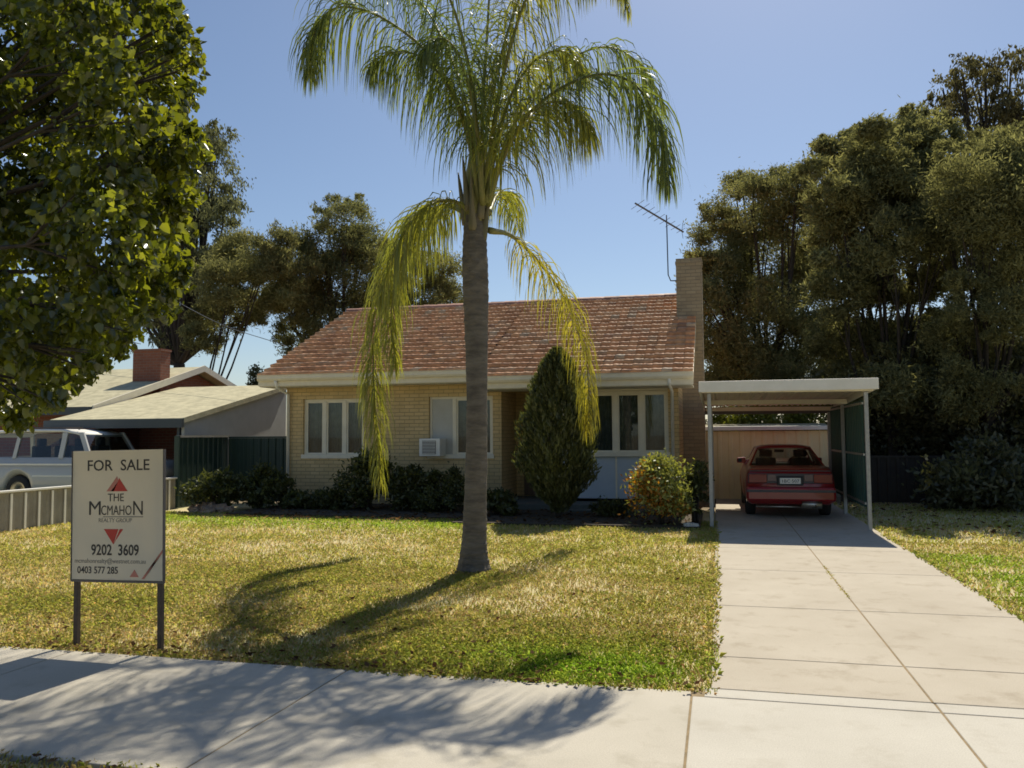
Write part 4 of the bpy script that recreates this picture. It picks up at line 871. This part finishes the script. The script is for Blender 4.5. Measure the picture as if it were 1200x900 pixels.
# ---------------------------------------------------------------- street tree at the left edge
def street_tree():
    cl = [(20, 40, 75), (90, 30, 70), (150, 40, 58), (195, 30, 36), (60, 120, 80), (140, 110, 70), (195, 95, 44), (215, 62, 26), (30, 210, 80), (110, 190, 75), (185, 175, 55), (222, 168, 28),
          (40, 300, 80), (120, 280, 75), (180, 260, 50), (205, 235, 32), (20, 380, 70), (95, 365, 62), (165, 340, 50), (200, 320, 32), (30, 440, 50), (75, 425, 45), (135, 395, 32), (15, 480, 30), (55, 468, 22), (88, 440, 18), (-60, 100, 90), (-60, 250, 95), (-60, 390, 80), (60, -60, 80), (150, -50, 60), (-90, -50, 90), (190, 365, 16), (110, 425, 18)]
    C = []
    for (x, y, r) in cl:
        for k in range(2):
            Y = 4.35+RNG.uniform(-1.0, .9)*(1 if x < 170 else .5); C += pxclumps([(x, y, r*.9)], Y)
    base = A(-5.75, 4.15, 0)-A(0, .85, 0); root = thing('street_tree', tuple(base), 'leafy broadleaf tree filling the upper left, with heart shaped glossy leaves', 'tree')
    P, O, T = crown_points(C, 54000, 17, .36, .9); n = len(P)
    D = unit(RNG.normal(size=(n, 3))*.55+O*.35+A(0, 0, -.75)); rnd = unit(RNG.normal(size=(n, 3))*.8+A(0, -.4, .5)); side = unit(np.cross(D, rnd)); nn = np.cross(D, side)
    L = (.050*RNG.uniform(.4, 1.45, n))[:, None]; W = L*.40; fo = nn*L*.12
    # heart shaped leaf folded on its midrib : two quads
    pts = [P-D*L*.5, P-D*L*.32+side*W*1.0+fo, P+D*L*.12+side*W*.72+fo*.8, P+D*L*.5, P+D*L*.12-side*W*.72+fo*.8, P-D*L*.32-side*W*1.0+fo]
    V = np.stack(pts, 1); off = (np.arange(n)*6)[:, None, None]; Fk = np.array([(0, 1, 2, 3), (0, 3, 4, 5)])[None]+off
    Cc = cols_of(n, (.048, .066, .015), (.14, .16, .030), T)
    np_mesh('crown', V.reshape(-1, 3), Fk.reshape(-1, 4), np.repeat(Cc, 2, axis=0), l_tree, root)
    fk = base+A(.1, .3, 2.3); b = MB(); b.tube(spline([base-A(0, 0, .1), base+A(.03, .1, 1.1), fk], 8), [.17, .15, .14, .135, .13, .125, .12, .12], 10); b.build('trunk', m_bark, root, True)
    b = MB()
    for i, (c, r, k) in enumerate(C[::2]):
        mid = fk*.55+c*.45+A(0, 0, .15); p = spline([fk, mid, c], 7); b.tube(p, list(np.linspace(.03, .005, 7)), 6, cap=False)
        for q in range(4):
            e = c+unit(RNG.normal(size=3))*r; b.tube(spline([p[5], p[5]*.5+e*.5, e], 4), [.010, .007, .005, .002], 4, cap=False)
    b.build('limb', m_bark, root, True)
street_tree()

# ---------------------------------------------------------------- trees behind
D1, D2 = (.155, .16, .08), (.24, .245, .12); E1, E2 = (.13, .14, .085), (.19, .20, .12); O1, O2 = (.19, .185, .088), (.29, .28, .135)
gB = 'trees behind the bungalow and its neighbour'
tree('gum_tree', 'tall thin grey green gum tree just right of the broadleaf street tree', 'tree', at(205, 500, 34)*A(1, 1, 0),
     pxclumps([(232, 185, 34), (255, 165, 20), (250, 215, 32), (225, 240, 38), (262, 260, 30), (235, 290, 42), (275, 300, 28), (205, 320, 40), (240, 345, 36), (200, 250, 36), (215, 385, 30), (185, 370, 34), (170, 200, 40), (175, 290, 40), (150, 350, 40)], 34, 2.2), 42000, .20, .075, E1, E2, 'droop', gB, .34, sub=12, subr=.30)
tree('wattle_tree', 'rounded olive tree with a slanting bare limb in front of the gum tree', 'tree', at(200, 520, 31)*A(1, 1, 0),
     pxclumps([(285, 300, 34), (318, 292, 30), (270, 335, 34), (310, 335, 36), (345, 310, 26), (335, 350, 28), (285, 365, 24), (250, 370, 24), (235, 395, 22), (345, 370, 14)], 31, 1.5), 60000, .22, .04, D1, O2, 'needle', gB, .15, sub=13, subr=.34, fork=.25, limb_max=6)
tree('dense_tree', 'dense dark olive tree rising in the middle behind the left end of the tiled roof', 'tree', at(400, 520, 34)*A(1, 1, 0),
     pxclumps([(400, 262, 28), (425, 262, 20), (378, 292, 30), (418, 300, 36), (362, 318, 28), (445, 305, 22), (395, 340, 40), (440, 345, 34), (365, 355, 26), (350, 390, 24), (395, 390, 38), (340, 408, 14), (330, 350, 20), (415, 240, 12)], 34, 2.0), 60000, .22, .045, (.14, .145, .075), D2, 'needle', gB, .32, sub=13, subr=.36)
tree('broad_tree', 'low broad olive tree showing above the ridge just left of the palm trunk', 'tree', at(505, 520, 37)*A(1, 1, 0),
     pxclumps([(480, 318, 32), (515, 318, 28), (535, 335, 22), (495, 350, 40), (460, 345, 30), (530, 362, 26), (470, 385, 30), (445, 300, 16)], 37, 2.0), 32000, .22, .045, D1, O2, 'needle', gB, .3, sub=13, subr=.36)
tree('young_tree', 'small distant bluish tree peeping over the left corner of the tiled roof', 'tree', at(303, 500, 30)*A(1, 1, 0), pxclumps([(300, 437, 9), (308, 445, 9), (296, 450, 8)], 30), 1200, .12, .06, E1, E2, 'leaf', gB, .06, limbs=False)
gR = 'trees behind the carport'
T1 = tree('she_oak', 'soft rounded olive she oak directly right of the brick chimney', 'tree', at(905, 520, 30)*A(1, 1, 0),
     pxclumps([(845, 285, 38), (835, 320, 30), (880, 245, 40), (918, 232, 36), (935, 265, 34), (860, 340, 42), (905, 310, 55), (945, 330, 42), (850, 395, 36), (895, 390, 55), (940, 400, 48), (825, 350, 26), (835, 255, 18), (870, 215, 18), (935, 215, 20), (865, 430, 34), (830, 400, 24), (850, 450, 34), (900, 450, 40), (950, 450, 40), (990, 440, 34), (910, 210, 16)], 30, 2.4), 170000, .15, .040, D1, O2, 'needle', gR, .22, sub=26, subr=.33)
tree('she_oak', 'dark she oak with several bare trunks and sky gaps behind the carport roof', 'tree', at(1050, 540, 23.5)*A(1, 1, 0),
     pxclumps([(988, 195, 36), (1020, 178, 34), (1060, 165, 38), (1095, 158, 26), (985, 240, 36), (1030, 230, 48), (1080, 220, 48), (995, 290, 38), (1045, 285, 38), (985, 345, 34), (1000, 400, 40), (1095, 275, 32), (1035, 345, 26), (1075, 335, 26), (1015, 150, 14), (1072, 138, 16), (970, 175, 16), (1010, 330, 30), (1060, 390, 30, .7), (1020, 440, 36), (1100, 330, 24), (1095, 400, 34), (1050, 455, 36)], 23.5, 2.0), 170000, .15, .040, D1, O2, 'needle', gR, .17, sub=26, subr=.33, fork=.3)
tree('gum_tree', 'tallest sparse gum tree poking above the she oaks at the right edge', 'tree', at(1160, 540, 38)*A(1, 1, 0),
     pxclumps([(1105, 105, 22), (1128, 85, 20), (1155, 78, 22), (1185, 80, 22), (1150, 115, 34), (1195, 120, 34), (1125, 140, 22), (1175, 155, 40), (1215, 160, 40), (1098, 122, 12)], 38, 1.6), 9000, .22, .085, (.11, .105, .06), (.17, .155, .09), 'droop', gR, .38, sub=13, subr=.28, fork=.6)
tree('she_oak', 'large brown green she oak reaching the right edge of the picture', 'tree', at(1150, 545, 21.8)*A(1, 1, 0),
     pxclumps([(1120, 215, 38), (1155, 195, 40), (1195, 195, 44), (1110, 255, 36), (1150, 250, 46), (1195, 260, 50), (1125, 300, 30), (1165, 305, 36), (1210, 330, 50), (1230, 240, 60), (1135, 345, 28), (1180, 365, 34), (1160, 172, 18), (1110, 180, 16), (1195, 160, 22), (1120, 390, 34), (1165, 420, 40), (1210, 420, 40), (1130, 460, 40), (1205, 480, 40)], 21.8, 1.8), 170000, .12, .032, D1, O2, 'needle', gR, .17, sub=26, subr=.33, fork=.3)
gU = 'dark shrubs under the trees right of the carport'
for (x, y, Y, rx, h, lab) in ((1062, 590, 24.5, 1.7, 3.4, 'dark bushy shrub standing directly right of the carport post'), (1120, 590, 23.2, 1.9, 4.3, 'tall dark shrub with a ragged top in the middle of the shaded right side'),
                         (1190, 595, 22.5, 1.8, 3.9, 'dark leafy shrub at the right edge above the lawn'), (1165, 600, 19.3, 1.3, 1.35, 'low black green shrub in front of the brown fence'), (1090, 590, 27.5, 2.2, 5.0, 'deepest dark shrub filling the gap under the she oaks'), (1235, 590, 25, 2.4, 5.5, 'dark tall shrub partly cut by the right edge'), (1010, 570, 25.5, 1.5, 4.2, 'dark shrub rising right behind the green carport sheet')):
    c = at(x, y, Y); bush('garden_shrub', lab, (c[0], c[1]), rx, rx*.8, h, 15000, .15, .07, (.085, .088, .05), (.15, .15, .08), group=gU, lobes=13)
gS = 'sunlit shrubs behind the beige shed'
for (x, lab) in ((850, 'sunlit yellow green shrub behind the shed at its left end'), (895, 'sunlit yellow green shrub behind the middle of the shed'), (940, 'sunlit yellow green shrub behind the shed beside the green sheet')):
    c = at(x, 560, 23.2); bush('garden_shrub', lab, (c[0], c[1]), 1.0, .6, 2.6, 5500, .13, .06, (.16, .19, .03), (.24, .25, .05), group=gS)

# ---------------------------------------------------------------- garden shrubs
bush('conifer', 'dark egg shaped conifer in front of the porch', (-3.0, 15.6), .80, .75, 1.0, 400, .05, .02, G1, G2, cat='conifer')
con = [o for o in COL.objects if o.name == 'conifer'][0]
for o in list(con.children): bpy.data.objects.remove(o)
def conifer():
    n = 24000; z = RNG.uniform(.16, 3.28, n); f = np.interp(z, [.22, .45, .75, 1.1, 1.8, 2.5, 3.0, 3.28], [.15, .38, .60, .72, .69, .50, .31, .06]); a = RNG.uniform(0, 6.283, n)
    lob = .97+.11*np.sin(a*5+z*2.3)+.10*np.sin(a*11-z*6.1)+.07*np.sin(a*3+z*9)+.07*np.sin(a*17+z*13); r = f*lob*(.55+.45*RNG.random(n)**.4)*RNG.uniform(.92, 1.06, n)
    P = np.c_[-3.0+r*np.cos(a)+.02*np.sin(z*4), 15.6+r*np.sin(a), z]; O = np.c_[np.cos(a), np.sin(a), np.zeros(n)]
    D = unit(O*.45+A(0, 0, 1)+RNG.normal(size=(n, 3))*.28); V, C = leaf_quads(P, D, .11, .035, cols_of(n, (.075, .088, .036), (.14, .15, .055), .8+.4*vnoise(a*3+20, z*4, 1)))
    np_mesh('foliage', V, np.arange(len(V)).reshape(-1, 4), C, l_shrub, con)
    b = MB(); b.tube([(-3, 15.6, -.05), (-3, 15.6, .6), (-3, 15.6, 2.4)], [.06, .05, .015], 7); b.build('trunk', m_bark, con, True)
conifer()
gold = bush('garden_shrub', 'round shrub with orange and yellow green leaves beside the carport post', (-1.02, 14.75), .62, .55, 1.32, 6500, .085, .040, (.24, .26, .07), (.38, .38, .13), lobes=16)
for o in gold.children:
    if o.name.startswith('foliage'):     # the lower left growth carries orange leaves
        me = o.data; co = np.zeros(len(me.vertices)*3); me.vertices.foreach_get('co', co); co = co.reshape(-1, 4, 3).mean(1)
        wgt = 1/(1+np.exp(((co[:, 0]-.0)*1.1+(co[:, 2]-.80)*1.0)*9)); ran = RNG.random(len(co)) < wgt*.52
        ca = me.color_attributes['Col']; buf = np.zeros(len(me.loops)*4, np.float32); ca.data.foreach_get('color', buf); buf = buf.reshape(-1, 4, 4)
        buf[ran, :, :3] = (np.array([.42, .19, .025])*RNG.uniform(.6, 1.15, (ran.sum(), 1)))[:, None, :]; ca.data.foreach_set('color', buf.ravel())
gD = 'dark shrubs in the bed along the cream brick wall'
DK1, DK2 = (.055, .065, .024), (.115, .125, .042)
for (x, Y, rx, h, lab, n) in ((-7.35, 16.5, .60, 1.22, 'dark shrub behind the hanging palm frond below the left bungalow window', 3500), (-6.45, 16.6, .50, .92, 'dark shrub right under the air conditioner', 4500), (-5.55, 16.4, .60, .88, 'dark shrub between the air conditioner and the palm trunk', 4200),
                           (-10.75, 16.1, .55, .82, 'dark shrub at the foot of the green fence', 2800), (-9.95, 16.5, .55, .92, 'dark shrub beside the white downpipe', 3000), (-9.0, 16.6, .55, .34, 'low dark plant under the left bungalow window', 2600), (-.42, 15.0, .22, 1.05, 'thin dark shrub squeezed against the left carport post', 1800), (-8.25, 16.5, .42, .36, 'low dark plant left of the hanging palm frond', 2200), (-4.3, 15.9, .4, .5, 'low dark plant at the left foot of the conifer', 1500), (-2.0, 15.9, .35, .3, 'low dark plant at the right foot of the conifer', 900)):
    bush('garden_shrub', lab, (x, Y), rx*1.25, rx*.9, h*1.08, int(n*1.5), (.10, .16, .08)[int(-x*7) % 3], (.05, .03, .035)[int(-x*7) % 3], DK1, DK2, group=gD, lobes=15, up=.3)
# rocks
rk = np.random.default_rng(9)
def rock(x, y, s, label, m, group=None, name='garden_rock', cat='rock'):
    ico = []; b = MB(); n = 10; vs = [(x, y, -.04)]
    for i in range(1, 6):
        for j in range(n):
            th = math.pi*i/6; a = 2*math.pi*j/n; r = s*(1+.22*rk.normal()); vs.append((x+r*math.sin(th)*math.cos(a)*1.2, y+r*math.sin(th)*math.sin(a), max(-.06, .3*s-r*math.cos(th)*.62)))
    vs.append((x, y, s*.9)); fs = [(0, 1+(j+1) % n, 1+j) for j in range(n)]+[(1+i*n+j, 1+i*n+(j+1) % n, 1+(i+1)*n+(j+1) % n, 1+(i+1)*n+j) for i in range(4) for j in range(n)]+[(1+4*n+j, 1+4*n+(j+1) % n, 1+5*n) for j in range(n)]
    b.add(vs, fs); o = b.build(name, m, None, False, world=A(x, y, 0)); tag(o, label, cat, group); return o
for i, (px_, py_, s) in enumerate(((222, 596, .15), (236, 594, .19), (249, 596, .17), (260, 597, .12), (230, 599, .11), (243, 600, .13))):
    c = at(px_, 598, 15.6); rock(c[0], 15.55+(.3 if i < 4 else 0), s, 'small brown rock in the little pile at the foot of the green fence', m_rock, 'rocks piled by the green fence')
c = at(808, 606, 14.45); rock(c[0], 14.45, .10, 'pale stone at the right foot of the orange leaved shrub', m_flower, None, 'pale_stone', 'stone')
